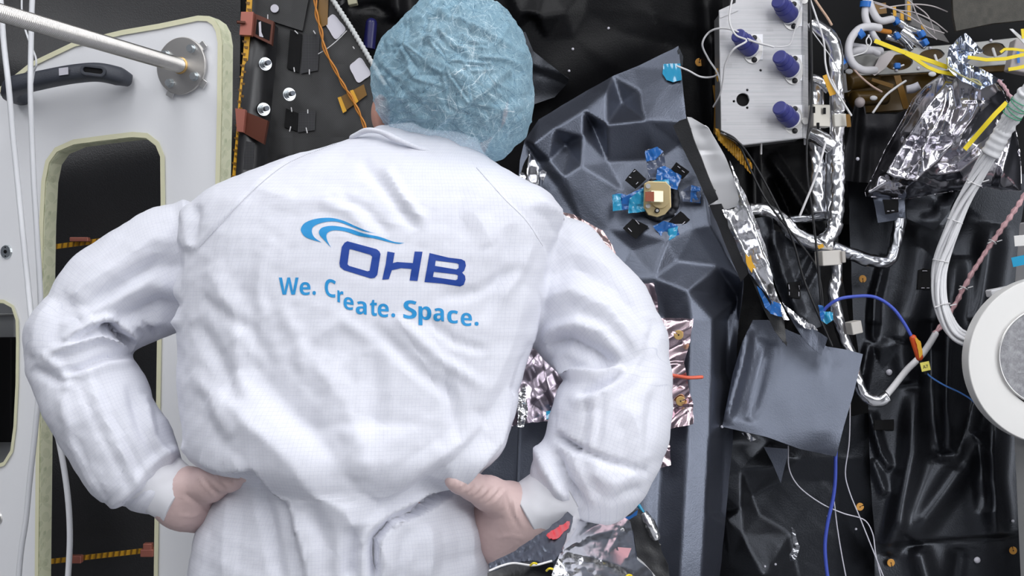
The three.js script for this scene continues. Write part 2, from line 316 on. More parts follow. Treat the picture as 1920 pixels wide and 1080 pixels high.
function surfaceNets(f, mn, mx, h) {             // smooth closed surface of f = 0
  const nx = Math.ceil((mx.x - mn.x) / h) + 1, ny = Math.ceil((mx.y - mn.y) / h) + 1, nz = Math.ceil((mx.z - mn.z) / h) + 1, F = new Float32Array(nx * ny * nz), B = 6, p = [0, 0, 0];
  const at = (i, j, k) => i + nx * (j + ny * k);
  for (let K = 0; K < nz; K += B) for (let J = 0; J < ny; J += B) for (let I = 0; I < nx; I += B) {
    const c = B / 2; p[0] = mn.x + (I + c) * h; p[1] = mn.y + (J + c) * h; p[2] = mn.z + (K + c) * h;
    const m = f(p), far = Math.abs(m) > B * h * 1.5;
    for (let k = K; k < Math.min(K + B, nz); k++) for (let j = J; j < Math.min(J + B, ny); j++) for (let i = I; i < Math.min(I + B, nx); i++) {
      if (far) { F[at(i, j, k)] = m; continue; }
      p[0] = mn.x + i * h; p[1] = mn.y + j * h; p[2] = mn.z + k * h; F[at(i, j, k)] = f(p);
    }
  }
  const id = new Int32Array(nx * ny * nz).fill(-1), pos = [], idx = [];
  const cs = [[0, 0, 0], [1, 0, 0], [0, 1, 0], [1, 1, 0], [0, 0, 1], [1, 0, 1], [0, 1, 1], [1, 1, 1]], es = [[0, 1], [2, 3], [4, 5], [6, 7], [0, 2], [1, 3], [4, 6], [5, 7], [0, 4], [1, 5], [2, 6], [3, 7]];
  const v = new Float32Array(8);
  for (let k = 0; k < nz - 1; k++) for (let j = 0; j < ny - 1; j++) for (let i = 0; i < nx - 1; i++) {
    let inside = 0; for (let c = 0; c < 8; c++) { v[c] = F[at(i + cs[c][0], j + cs[c][1], k + cs[c][2])]; if (v[c] < 0) inside++; }
    if (!inside || inside === 8) continue;
    let x = 0, y = 0, z = 0, n = 0;
    for (const [a, b] of es) if ((v[a] < 0) !== (v[b] < 0)) { const t = v[a] / (v[a] - v[b]); x += lerp(cs[a][0], cs[b][0], t); y += lerp(cs[a][1], cs[b][1], t); z += lerp(cs[a][2], cs[b][2], t); n++; }
    id[at(i, j, k)] = pos.length / 3; pos.push(mn.x + (i + x / n) * h, mn.y + (j + y / n) * h, mn.z + (k + z / n) * h);
  }
  for (let k = 1; k < nz - 1; k++) for (let j = 1; j < ny - 1; j++) for (let i = 1; i < nx - 1; i++) {
    const a = F[at(i, j, k)] < 0;
    const quad = (q, r, s, t, flip) => { if (q < 0 || r < 0 || s < 0 || t < 0) return; if (flip) idx.push(q, s, r, q, t, s); else idx.push(q, r, s, q, s, t); };
    if (a !== F[at(i + 1, j, k)] < 0) quad(id[at(i, j - 1, k - 1)], id[at(i, j, k - 1)], id[at(i, j, k)], id[at(i, j - 1, k)], !a);
    if (a !== F[at(i, j + 1, k)] < 0) quad(id[at(i - 1, j, k - 1)], id[at(i - 1, j, k)], id[at(i, j, k)], id[at(i, j, k - 1)], !a);
    if (a !== F[at(i, j, k + 1)] < 0) quad(id[at(i - 1, j - 1, k)], id[at(i, j - 1, k)], id[at(i, j, k)], id[at(i - 1, j, k)], !a);
  }
  const g = new THREE.BufferGeometry(); g.setAttribute('position', new THREE.Float32BufferAttribute(pos, 3)); g.setIndex(idx); g.computeVertexNormals(); return g;
}
function planarUV(g, kz = 0.6) { const p = g.attributes.position, uv = new Float32Array(p.count * 2); for (let i = 0; i < p.count; i++) { uv[i * 2] = p.getX(i) + p.getZ(i) * kz; uv[i * 2 + 1] = p.getY(i) + p.getZ(i) * 0.35; } g.setAttribute('uv', new THREE.BufferAttribute(uv, 2)); return g; }
function displace(g, fn) { const p = g.attributes.position, n = g.attributes.normal, v = V3(), w = V3(); for (let i = 0; i < p.count; i++) { v.fromBufferAttribute(p, i); w.fromBufferAttribute(n, i); const h = fn(v, w); p.setXYZ(i, v.x + w.x * h, v.y + w.y * h, v.z + w.z * h); } g.computeVertexNormals(); return g; }

// ---------- the person ----------
const TORSO = [ // row, left, right, half depth, depth centre
  [238, 705, 880, .040, -.01], [262, 668, 892, .052, 0], [285, 600, 905, .066, 0], [310, 520, 935, .080, 0], [335, 448, 978, .096, 0], [365, 385, 1030, .110, 0], [400, 358, 1046, .122, 0], [470, 347, 1034, .134, .0], [560, 345, 1018, .140, .0], [650, 345, 1000, .144, .0],
  [730, 347, 978, .149, .002], [800, 354, 958, .152, .004], [838, 362, 944, .151, .004], [860, 374, 928, .147, .002, 2.45], [878, 392, 910, .142, .0, 1.95], [900, 398, 898, .138, .0, 1.75], [950, 386, 898, .139, .0, 1.85], [1000, 370, 912, .141, .0, 2.05], [1080, 357, 919, .146, .0, 2.2], [1250, 335, 935, .160, 0, 2.3], [1500, 320, 950, .175, 0, 2.3], [1700, 315, 955, .18, 0, 2.3],
].map(([r, l, x, d, c, n = 2.75]) => [CAMY - (r - 540) * S(0), (l - 960) * S(0), (x - 960) * S(0), d, c, n]);
function torsoAt(y) {
  const T = TORSO; if (y >= T[0][0]) return T[0]; if (y <= T[T.length - 1][0]) return T[T.length - 1];
  let i = 0; while (y < T[i + 1][0]) i++;
  const a = T[Math.max(0, i - 1)], b = T[i], c = T[i + 1], d = T[Math.min(T.length - 1, i + 2)], t = (b[0] - y) / (b[0] - c[0]);
  return b.map((_, k) => { if (!k) return y; const m0 = (c[k] - a[k]) / (a[0] - c[0] || 1) * (b[0] - c[0]), m1 = (d[k] - b[k]) / (b[0] - d[0] || 1) * (b[0] - c[0]), t2 = t * t, t3 = t2 * t; return (2 * t3 - 3 * t2 + 1) * b[k] + (t3 - 2 * t2 + t) * m0 + (3 * t2 - 2 * t3) * c[k] + (t3 - t2) * m1; });
}
const TOP = TORSO[0][0], HEM = 0.62;
function torsoField(p, shrink = 0) {
  const s = torsoAt(p[1]), a = (s[2] - s[1]) / 2 - shrink, x = p[0] - (s[1] + s[2]) / 2, z = p[2] - s[4], b = s[3] - shrink, n = s[5];
  const k = Math.pow(Math.pow(Math.abs(x) / a, n) + Math.pow(Math.abs(z) / b, n), 1 / n), side = (k - 1) * Math.min(a, b);
  return Math.max(side, p[1] - TOP, HEM - p[1]);
}
const J = (px, py, z, rpx) => [P(px, py, z), rpx * S(z)];
const UP_L = [J(440, 445, -.03, 60), J(345, 492, -.05, 104), J(285, 522, -.045, 100), J(222, 552, -.03, 92), J(146, 632, -.005, 92)], LO_L = [J(146, 668, -.002, 94), J(170, 728, .01, 84), J(196, 788, .02, 82), J(244, 862, .025, 82), J(292, 908, .03, 58)];
const UP_R = [J(985, 452, -.03, 62), J(1040, 512, -.055, 100), J(1100, 588, -.045, 106), J(1148, 652, -.02, 106)], LO_R = [J(1178, 704, -.005, 82), J(1148, 782, .01, 102), J(1130, 842, .02, 95), J(1116, 884, .025, 88), J(1054, 898, .03, 60)];
const ARM_L = [...UP_L, ...LO_L], ARM_R = [...UP_R, ...LO_R];
const coatField = (p) => { const t = torsoField(p), l = smin(chain(p, UP_L, .03), chain(p, LO_L, .03), .007), r = smin(chain(p, UP_R, .03), chain(p, LO_R, .03), .007); return smin(smin(t, l, .008), r, .008); };
const COAT_FOLDS = prepFolds([
  // back panel: drape that gathers below the waist
  ['r', [[690, 800], [690, 920], [690, 1110]], .012, 80],
  ['t', [[410, 730], [470, 790], [560, 870], [640, 950], [684, 1020]], .016, 40],
  ['t', [[966, 735], [915, 830], [868, 878], [760, 948], [682, 996]], .022, 17],
  ['t', [[905, 790], [840, 845], [760, 895], [700, 930]], .008, 20],
  ['t', [[688, 990], [684, 1040], [686, 1100]], .012, 13], ['r', [[662, 985], [656, 1040], [652, 1090]], -.012, 12],
  ['s', [[710, 1110], [706, 1012], [735, 978], [785, 964], [862, 915]], -.034, 4, 30],
  ['s', [[376, 868], [425, 880], [476, 876], [546, 944], [566, 1040], [578, 1110]], .014, 4, 70],
  ['t', [[486, 905], [506, 980], [528, 1100]], -.010, 14], ['t', [[590, 940], [612, 1020], [616, 1100]], -.007, 16], ['t', [[430, 930], [424, 1000], [420, 1090]], .006, 20], ['t', [[800, 980], [806, 1040], [800, 1100]], .007, 18], ['t', [[865, 950], [880, 1010], [886, 1090]], .007, 16], ['t', [[760, 990], [750, 1050], [752, 1100]], -.006, 12],
  ['t', [[560, 640], [650, 760], [700, 880]], .006, 26], ['t', [[440, 640], [520, 740], [640, 860]], -.006, 28],
  ['t', [[700, 610], [780, 690], [850, 745]], -.006, 13], ['t', [[740, 590], [820, 670], [905, 724]], .006, 12], ['t', [[790, 590], [850, 640], [915, 660]], -.004, 10], ['t', [[830, 700], [850, 760], [862, 830]], -.006, 14],
  ['t', [[985, 540], [955, 650], [900, 770]], .006, 18], ['t', [[1000, 640], [968, 740], [930, 820]], -.008, 12],
  ['t', [[700, 660], [706, 760], [690, 860]], -.005, 20], ['t', [[640, 660], [620, 740], [600, 800]], .004, 18],
  ['t', [[675, 300], [730, 360], [780, 430]], -.006, 13], ['t', [[720, 310], [752, 370], [800, 420]], .006, 12], ['t', [[640, 370], [690, 395], [730, 440]], -.004, 10], ['t', [[600, 380], [660, 400], [700, 450]], .004, 11],
  ['t', [[905, 340], [890, 400], [920, 460]], .005, 20], ['t', [[960, 420], [940, 520], [905, 600]], -.005, 15], ['t', [[1000, 450], [970, 520], [940, 560]], .004, 12],
  ['t', [[470, 350], [560, 380], [640, 360]], .004, 18], ['t', [[390, 500], [440, 590], [450, 690]], .006, 22], ['t', [[368, 600], [420, 690], [450, 760]], -.007, 16], ['t', [[360, 700], [400, 740], [440, 820]], .006, 16], ['t', [[380, 560], [470, 620], [520, 690]], -.004, 14], ['t', [[520, 560], [560, 640], [570, 720]], .003, 14],
  ['t', [[590, 640], [640, 600], [700, 640]], .004, 13], ['t', [[820, 560], [900, 545], [980, 500]], -.004, 12], ['t', [[500, 470], [480, 540], [500, 600]], .003, 12],
  ['s', [[355, 480], [400, 432], [480, 350], [540, 302], [640, 262]], .003, 3, 30], ['s', [[885, 300], [945, 370], [985, 410], [1025, 470], [1030, 520]], -.003, 3, 30],
  ['t', [[1000, 372], [1040, 398], [1054, 430]], .008, 13], ['t', [[340, 372], [352, 420], [356, 470]], .008, 13], ['t', [[372, 385], [366, 420], [360, 460]], -.006, 9],
  // left sleeve
  ['t', [[350, 450], [290, 450], [220, 500], [130, 560]], .009, 22], ['t', [[345, 500], [290, 495], [220, 540], [160, 590]], -.008, 15], ['t', [[345, 545], [280, 530], [220, 560], [150, 600]], .010, 17], ['t', [[345, 575], [300, 565], [250, 590], [190, 620]], -.010, 12],
  ['t', [[345, 608], [300, 598], [270, 606], [225, 600]], .010, 11], ['t', [[296, 628], [280, 610], [262, 600]], -.008, 5],
  ['t', [[252, 650], [226, 636], [206, 614], [184, 612]], -.028, 8], ['t', [[262, 636], [236, 612], [206, 596], [170, 606], [120, 640]], .016, 9], ['t', [[252, 656], [220, 642], [186, 632], [140, 650], [96, 660]], .016, 9],
  ['t', [[250, 664], [200, 668], [150, 690], [100, 700]], -.010, 8], ['t', [[255, 676], [200, 684], [140, 708]], .006, 10], ['t', [[100, 560], [70, 610], [64, 670]], .006, 16], ['t', [[150, 560], [110, 600], [100, 650]], -.005, 13], ['t', [[60, 690], [100, 712], [140, 716]], -.008, 9], ['t', [[80, 660], [110, 690], [130, 730]], .006, 10],
  ['r', [[158, 690], [200, 790], [270, 930]], .0032, 6], ['r', [[175, 690], [218, 790], [290, 925]], -.003, 5], ['r', [[140, 700], [182, 800], [250, 935]], -.003, 5],
  ['t', [[118, 740], [140, 840], [200, 940]], .006, 12], ['t', [[130, 800], [165, 880], [205, 940]], -.005, 9], ['t', [[268, 740], [284, 820], [330, 876]], .007, 11], ['t', [[240, 720], [262, 800], [310, 870]], -.005, 10], ['t', [[222, 962], [272, 918], [348, 856]], -.008, 8], ['t', [[250, 905], [310, 850], [352, 838]], .006, 10], ['t', [[200, 955], [240, 925], [270, 890]], .005, 9],
  // right sleeve
  ['t', [[1030, 440], [1090, 460], [1150, 520], [1210, 600]], .006, 22], ['t', [[1020, 520], [1080, 500], [1150, 540], [1215, 620]], -.006, 16], ['t', [[1012, 560], [1070, 545], [1140, 580], [1200, 660]], .010, 18],
  ['t', [[1018, 640], [1036, 616], [1080, 606], [1130, 625], [1176, 680]], .010, 13], ['t', [[1026, 650], [1066, 640], [1112, 660], [1150, 690]], -.018, 14], ['t', [[1038, 672], [1078, 704], [1120, 706], [1170, 690]], .012, 11],
  ['t', [[1086, 742], [1110, 732], [1140, 716], [1165, 698]], -.012, 7], ['t', [[1070, 756], [1120, 745], [1180, 704], [1220, 640]], .008, 15], ['t', [[1190, 700], [1215, 650], [1230, 600]], -.005, 12],
  ['r', [[1118, 740], [1112, 800], [1104, 850]], .003, 6], ['r', [[1132, 740], [1126, 800], [1118, 850]], -.003, 5], ['r', [[1102, 745], [1096, 800], [1088, 845]], -.003, 5],
  ['t', [[1214, 884], [1140, 866], [1082, 842], [1044, 816]], -.009, 7], ['t', [[1042, 814], [1060, 830], [1085, 846]], -.014, 7], ['t', [[1006, 826], [1026, 880], [1062, 940]], .012, 13], ['t', [[1040, 846], [1058, 900], [1090, 952]], -.014, 9], ['t', [[1070, 850], [1092, 900], [1120, 956]], .006, 12],
  ['t', [[1100, 880], [1150, 905], [1204, 880]], .008, 20], ['t', [[1180, 760], [1200, 820], [1196, 880]], .006, 20], ['t', [[1230, 720], [1220, 790], [1206, 850]], -.005, 12], ['t', [[1140, 945], [1170, 920], [1200, 915]], -.004, 10],
]);
function coatBump(v, n) {
  const x = projX(v), y = projY(v), face = sstep(-.35, .25, n.z);
  let h = foldHeight(COAT_FOLDS, x, y) * face;
  h += .0030 * fbm(v.x * 9 + v.z * 4, v.y * 6, v.z * 6) + .0055 * (crumple(v.x + v.z * .5, v.y * .75, 11, 6, 5) - .5) + .0018 * (crumple(v.x + v.z * .5, v.y, 34, 9, 4) - .5);
  const arm = x < 345 || x > 1045 ? 1 : 0; h += arm * .003 * noise(v.x * 22, v.y * 30, v.z * 16);
  return h;
}
const clothTex = canvasTex(512, 512, (c, w) => {
  c.fillStyle = '#f1f1f6'; c.fillRect(0, 0, w, w); const r = rng(5);
  for (let i = 0; i < 10; i++) for (const o of [0, 1]) { const k = (i + .5) * w / 10; c.fillStyle = 'rgba(205,207,220,' + (.36 + .24 * r()) + ')'; if (o) c.fillRect(k - 1.5, 0, 3, w); else c.fillRect(0, k - 1.5, w, 3); }
  for (let i = 0; i < 5000; i++) { c.fillStyle = r() < .5 ? 'rgba(255,255,255,.2)' : 'rgba(196,198,212,.14)'; if (r() < .5) c.fillRect(r() * w, r() * w, 1.5, 6 + r() * 22); else c.fillRect(r() * w, r() * w, 6 + r() * 22, 1.5); }
}, true, 22, 22);
const clothBump = canvasTex(512, 512, (c, w) => { c.fillStyle = '#808080'; c.fillRect(0, 0, w, w); for (let i = 0; i < 10; i++) { const k = (i + .5) * w / 10; c.fillStyle = '#b0b0b0'; c.fillRect(k - 2, 0, 4, w); c.fillRect(0, k - 2, w, 4); } for (let i = 0; i < 128; i++) { c.fillStyle = i % 2 ? 'rgba(255,255,255,.08)' : 'rgba(0,0,0,.08)'; c.fillRect(i * 4, 0, 4, w); c.fillRect(0, i * 4, w, 4); } }, false, 22, 22);
const coatM = phys(new THREE.Color(.85, .86, .895), 0.8, { map: clothTex, bumpMap: clothBump, bumpScale: .0002, sheen: 0.15, side: THREE.FrontSide });
const gloveM = phys(new THREE.Color(0.64, 0.47, 0.45), 0.5, { side: THREE.FrontSide, clearcoat: .12, clearcoatRoughness: .5 });
const skinM = std(new THREE.Color(0.5, 0.26, 0.2), 0.5), hairM = std(new THREE.Color(0.028, 0.022, 0.018), 0.6);
function coatUV(g) {                              // round the trunk and along each sleeve, in metres
  const p = g.attributes.position, uv = new Float32Array(p.count * 2), q = [0, 0, 0];
  for (let i = 0; i < p.count; i++) {
    q[0] = p.getX(i); q[1] = p.getY(i); q[2] = p.getZ(i); const t = torsoField(q); let best = t + .004, u, v; const s = torsoAt(q[1]);
    u = Math.atan2(q[0] - (s[1] + s[2]) / 2, q[2] + .05) * .22; v = q[1];
    for (const A of [ARM_L, ARM_R]) { const d = chain(q, A, .03); if (d > best) continue; best = d; let b = 1e9, acc = 0, sw = 0, sv = 0; for (let k = 0; k + 1 < A.length; k++) { const a = A[k][0], e = A[k + 1][0].clone().sub(a), L = e.length(), w = V3(q[0], q[1], q[2]).sub(a), tr = w.dot(e) / (L * L), tt = clamp(tr), dd = w.clone().addScaledVector(e, -tt), dist = dd.length() - lerp(A[k][1], A[k + 1][1], tt), wt = Math.pow(Math.abs(dist) + .012, -4); sw += wt; sv += wt * (acc + clamp(tr, -1, 2) * L); if (dist < b) { b = dist; const n = V3(-e.y, e.x, 0).normalize(); u = Math.atan2(dd.dot(n), dd.z) * .065; } acc += L; } v = sv / sw; }
    uv[i * 2] = u; uv[i * 2 + 1] = v;
  }
  g.setAttribute('uv', new THREE.BufferAttribute(uv, 2)); return g;
}
let coatGeo;
{
  const person = thing('person', 'person from behind, hands on hips, in white cleanroom coat and pale blue bouffant cap', 'person');
  // coat, one surface
  coatGeo = surfaceNets(coatField, P(-10, 1720, -.2).setZ(-.2).setY(HEM - .03), V3((1290 - 960) * S(0), TOP + .03, .2), .0042);
  displace(coatGeo, coatBump); coatUV(coatGeo);
  const coat = mesh('coat', coatGeo, coatM, person, 'white cleanroom coat with logo print across the back');
  // height of the coat's back at a place, for prints and seams
  const HM = { x0: -.7, y0: HEM, s: .0015, nx: 660, ny: 660, d: new Float32Array(660 * 660).fill(-9) };
  { const p = coatGeo.attributes.position.array, ix = coatGeo.index.array, gx = (i) => (p[i * 3] - HM.x0) / HM.s, gy = (i) => (p[i * 3 + 1] - HM.y0) / HM.s;
    for (let t = 0; t < ix.length; t += 3) { const [a, b, c] = [ix[t], ix[t + 1], ix[t + 2]], ax = gx(a), ay = gy(a), bx = gx(b), by = gy(b), cx = gx(c), cy = gy(c), D = (bx - ax) * (cy - ay) - (cx - ax) * (by - ay); if (D < 1e-6) continue;
      for (let y = Math.max(0, Math.ceil(Math.min(ay, by, cy))); y <= Math.min(HM.ny - 1, Math.max(ay, by, cy)); y++) for (let x = Math.max(0, Math.ceil(Math.min(ax, bx, cx))); x <= Math.min(HM.nx - 1, Math.max(ax, bx, cx)); x++) { const u = ((x - ax) * (cy - ay) - (cx - ax) * (y - ay)) / D, v = ((bx - ax) * (y - ay) - (x - ax) * (by - ay)) / D; if (u < -1e-4 || v < -1e-4 || u + v > 1.0001) continue; const z = p[a * 3 + 2] * (1 - u - v) + p[b * 3 + 2] * u + p[c * 3 + 2] * v, k = y * HM.nx + x; if (z > HM.d[k]) HM.d[k] = z; } } }
  const backZ = (x, y) => { const a = (x - HM.x0) / HM.s, b = (y - HM.y0) / HM.s, i = Math.floor(a), j = Math.floor(b), g = (u, w) => HM.d[(j + w) * HM.nx + i + u]; return lerp(lerp(g(0, 0), g(1, 0), a - i), lerp(g(0, 1), g(1, 1), a - i), b - j); };
  // a picture place on the coat's back
  const onBack = (px, py, off) => { let z = .14; for (let k = 0; k < 4; k++) { const q = P(px, py, z); const h = backZ(q.x, q.y); if (h > -1) z = h; } return P(px, py, z + off); };
  // prints
  const print = (name, shapes, color, label, warp, edge = 5) => {
    const gs = shapes.map((s) => new THREE.ShapeGeometry(s, 10).deleteAttribute('uv').deleteAttribute('normal'));
    let g = mergeGeometries(gs.map((q) => q.index ? q.toNonIndexed() : q)); g = new TessellateModifier(edge, 8).modify(g);
    const p = g.attributes.position; for (let i = 0; i < p.count; i++) { const [x, y] = warp(p.getX(i), p.getY(i)), q = onBack(x, y, .0006); p.setXYZ(i, q.x, q.y, q.z); }
    g.computeVertexNormals(); const n = g.attributes.normal; for (let i = 0; i < n.count; i += 1) if (n.getZ(i) < 0) n.setXYZ(i, -n.getX(i), -n.getY(i), -n.getZ(i));
    const ix = []; for (let i = 0; i < p.count; i += 3) { const ax = p.getX(i + 1) - p.getX(i), ay = p.getY(i + 1) - p.getY(i), bx = p.getX(i + 2) - p.getX(i), by = p.getY(i + 2) - p.getY(i); if (ax * by - ay * bx > 0) ix.push(i, i + 1, i + 2); else ix.push(i, i + 2, i + 1); }
    g.setIndex(ix); g.computeVertexNormals();
    mesh(name, g, std(color, .6), coat, label);
  };
  const shp = (pts, holes = []) => { const s = new THREE.Shape(pts.map((p) => new THREE.Vector2(...p))); for (const h of holes) s.holes.push(new THREE.Path(h.map((p) => new THREE.Vector2(...p)))); return s; };
  const zoomXY = (x, y) => [480 + x / 4.154, 380 + y / 4.154];
  const smooth = (pts) => new THREE.SplineCurve(pts.map((p) => new THREE.Vector2(...p))).getPoints(pts.length * 5).map((p) => [p.x, p.y]);
  const navy = new THREE.Color(0.003, 0.045, 0.30), sky = new THREE.Color(0.012, 0.28, 0.62);
  print('logo_letter', [shp([[690, 312], [712, 300], [940, 362], [962, 380], [970, 400], [945, 562], [925, 585], [895, 590], [685, 525], [655, 500], [650, 470], [668, 345]], [[[728, 363], [713, 480], [725, 492], [868, 534], [885, 530], [905, 420], [890, 405], [740, 362]]])], navy, 'dark blue printed letter O', zoomXY, 22);
  print('logo_letter', [shp([[1024, 380], [1080, 390], [1066, 470], [1100, 462], [1222, 470], [1236, 380], [1297, 382], [1258, 610], [1196, 606], [1212, 516], [1130, 510], [1058, 526], [1034, 596], [983, 600], [1010, 480]])], navy, 'dark blue printed letter H', zoomXY, 22);
  print('logo_letter', [shp([[1352, 392], [1500, 428], [1600, 440], [1628, 455], [1635, 490], [1622, 530], [1606, 545], [1628, 570], [1632, 600], [1618, 640], [1590, 653], [1450, 630], [1312, 618], [1330, 520]], [[[1400, 450], [1394, 492], [1560, 520], [1578, 510], [1580, 480], [1566, 472]], [[1386, 538], [1378, 578], [1555, 604], [1570, 596], [1574, 566], [1556, 558]]])], navy, 'dark blue printed letter B', zoomXY, 22);
  print('logo_swoosh', [shp(smooth([[512, 310], [400, 275], [360, 240], [350, 200], [385, 155], [470, 125], [580, 118], [680, 140], [780, 185], [880, 225], [948, 240]]).concat(smooth([[948, 240], [840, 222], [740, 185], [640, 150], [540, 150], [455, 180], [435, 220], [455, 270], [512, 310]]).slice(1)))], sky, 'blue outer swoosh of the print', zoomXY, 22);
  print('logo_swoosh', [shp(smooth([[585, 350], [530, 290], [495, 250], [492, 220], [520, 192], [600, 180], [720, 200], [840, 240], [960, 265], [1060, 300], [1110, 310], [1156, 313]]).concat(smooth([[1156, 313], [1110, 320], [1040, 308], [930, 280], [800, 258], [700, 225], [610, 215], [560, 232], [548, 262], [560, 305], [585, 350]]).slice(1)))], sky, 'blue inner swoosh of the print', zoomXY, 22);
  const font = await new FontLoader().loadAsync('fonts/droid/droid_sans_bold.typeface.json');
  // each letter: left and right edge, baseline, size and slant as the cloth carries it (in the enlarged picture)
  const LET = [['W', 178, 332, 716, 1.0, 0], ['e', 340, 424, 718, .96, 0], ['.', 440, 466, 716, 1, 0], ['C', 536, 622, 722, 1.02, .24], ['r', 634, 680, 772, .9, .3], ['e', 682, 760, 826, .93, .16], ['a', 778, 862, 864, .97, .1], ['t', 888, 942, 880, 1.0, .02], ['e', 948, 1034, 888, 1.0, .05], ['.', 1054, 1084, 890, 1, 0], ['S', 1148, 1252, 900, 1.05, .04], ['p', 1266, 1366, 908, 1.0, .06], ['a', 1382, 1464, 920, .98, .06], ['c', 1490, 1574, 936, .97, .06], ['e', 1596, 1682, 956, .97, .06], ['.', 1704, 1734, 956, 1, 0]];
  const box2 = (sh) => { const b = new THREE.Box2(); for (const s of sh) for (const q of s.getPoints(6)) b.expandByPoint(q); return b; };
  const capH = 133 / box2(font.generateShapes('W', 100)).max.y;
  for (const [ch, l, r, ly, k, sl] of LET) {
    const sh = font.generateShapes(ch, 100), bb = box2(sh), kx = (r - l) / (bb.max.x - bb.min.x);
    print('print_letter', sh, sky, undefined, (x, y) => { const a = (x - bb.min.x) * kx; return zoomXY(l + a, ly - y * capH * k + a * sl); }, 9);
  }
  // seams and cuffs
  const seam = (pts, r = .0009) => { const c = new THREE.CatmullRomCurve3(pts.map((p) => onBack(p[0], p[1], .0006))); return new THREE.TubeGeometry(c, 60, r, 5); };
  const threadM = std(new THREE.Color(.62, .62, .68), .8);
  const stitch = (pts, n, seed) => { const c = new THREE.CatmullRomCurve3(pts.map((p) => V3(p[0], p[1], 0))); const gs = []; for (let i = 0; i < n; i++) { const a = c.getPointAt((i + .2) / n), b = c.getPointAt((i + .72) / n); const A = onBack(a.x, a.y, .0009), B = onBack(b.x, b.y, .0009); if (A.z < -1 || B.z < -1) continue; gs.push(new THREE.TubeGeometry(new THREE.LineCurve3(A, B), 1, .0005, 4)); } return mergeGeometries(gs); };
  mesh('stitching', stitch([[372, 465], [400, 435], [480, 352], [540, 306], [632, 268]], 90), threadM, coat); mesh('stitching', stitch([[893, 314], [945, 372], [985, 412], [1018, 462]], 60), threadM, coat);
  const cuffM = phys(new THREE.Color(.80, .80, .84), .85, { bumpMap: clothBump, bumpScale: .0001 });
  const cuff = (a, b, ra, rb, fl, seed) => { const c = new THREE.CatmullRomCurve3([a, a.clone().lerp(b, .5), b]); const g = tubeVar(c, 26, 44, (t, an) => lerp(ra, rb, Math.pow(t, .8)) * (1 + fl * Math.cos(2 * an)) + .0012 * noise(an * 2.2, t * 5, seed), true); mesh('cuff', g, cuffM, coat); };
  cuff(P(280, 893, .03), P(343, 935, .035), .042, .037, .0, 2); cuff(P(1062, 915, .03), P(983, 962, .035), .044, .036, .0, 7);
  // collar
  { const pts = [[660, 258, .036], [686, 245, .054], [712, 247, .064], [745, 262, .070], [800, 283, .066], [850, 300, .052], [890, 314, .03], [880, 300, -.02], [800, 270, -.06], [700, 248, -.05]]; const c = new THREE.CatmullRomCurve3(pts.map((p) => P(...p)), true); const g = new THREE.TubeGeometry(c, 140, .0034, 10, true); displace(g, (v) => .0012 * noise(v.x * 60, v.y * 60, v.z * 60)); mesh('collar', planarUV(g), coatM, coat); }
  // hands in thin gloves: wrist, palm, five fingers
  const handField = (p, H, sh = 0) => { let d = chain(p, H.palm, .02); d = smin(d, chain(p, H.heel, .015), .022); for (const f of H.fingers) d = smin(d, chain(p, f, .004), .009); d = smin(d, chain(p, H.thumb, .012), .02); return d + sh; };
  const JH = (px, py, z, mm) => [P(px, py, z), mm / 1000];
  const HL = { palm: [JH(322, 930, .035, 30), JH(352, 936, .03, 33), JH(385, 938, .0, 31), JH(392, 940, -.04, 26)], heel: [JH(338, 950, .03, 24), JH(372, 962, .0, 21)],
    thumb: [JH(352, 915, .045, 24), JH(395, 908, .068, 20), JH(432, 894, .092, 15.5), JH(462, 880, .112, 11.5), JH(482, 872, .124, 9)],
    fingers: [0, 1, 2, 3].map((i) => [JH(384 + i, 916 + i * 16, -.03, 13), JH(392, 918 + i * 15, -.08, 10), JH(420, 922 + i * 14, -.115, 9), JH(452 - i * 5, 928 + i * 13, -.135, 8)]) };
  const HR = { palm: [JH(1002, 965, .035, 29), JH(975, 968, .03, 34), JH(938, 978, .012, 36), JH(905, 985, -.03, 28)], heel: [JH(972, 990, .03, 28), JH(940, 1020, .018, 25), JH(915, 1030, -.01, 22)],
    thumb: [JH(950, 938, .045, 24), JH(915, 925, .068, 20), JH(885, 912, .09, 15), JH(862, 906, .11, 11), JH(848, 902, .12, 9)],
    fingers: [0, 1, 2, 3].map((i) => [JH(912 + i * 2, 950 + i * 20, -.02, 13), JH(893, 952 + i * 18, -.07, 10.5), JH(862, 956 + i * 16, -.11, 9), JH(826 + i * 5, 962 + i * 14, -.13, 8)]) };
  const creaseL = prepFolds([0, 1, 2, 3, 4, 5, 6, 7, 8, 9, 10].map((i) => ['r', [[366 + i * 9.5, 888 - i * 1.4], [384 + i * 7.5, 912 - i * 3], [404 + i * 6.4, 934 - i * 5]], i % 2 ? -.0014 : .0012, 2.4]).concat([['r', [[345, 925], [375, 950], [395, 960]], -.002, 4], ['r', [[330, 965], [360, 968], [380, 962]], .001, 3]]));
  const creaseR = prepFolds([0, 1, 2, 3, 4, 5, 6, 7, 8, 9, 10].map((i) => ['r', [[952 - i * 8.8, 914 - i * .6], [938 - i * 7.4, 930 - i * 1.6], [918 - i * 5.6, 950 - i * 3.6]], i % 2 ? -.0014 : .0012, 2.6]).concat([['r', [[950, 930], [955, 955], [975, 990]], -.0016, 3.4], ['r', [[962, 935], [966, 965], [985, 995]], .0014, 3], ['r', [[905, 968], [925, 975], [945, 970]], -.0014, 3.4], ['r', [[930, 1010], [960, 1004], [985, 1012]], .0012, 4]]));
  const hb = (H, m) => { const b = new THREE.Box3(); for (const c of [H.palm, H.heel, H.thumb, ...H.fingers]) for (const [q, r] of c) { b.expandByPoint(q.clone().addScalar(r + m)); b.expandByPoint(q.clone().addScalar(-r - m)); } return b; };
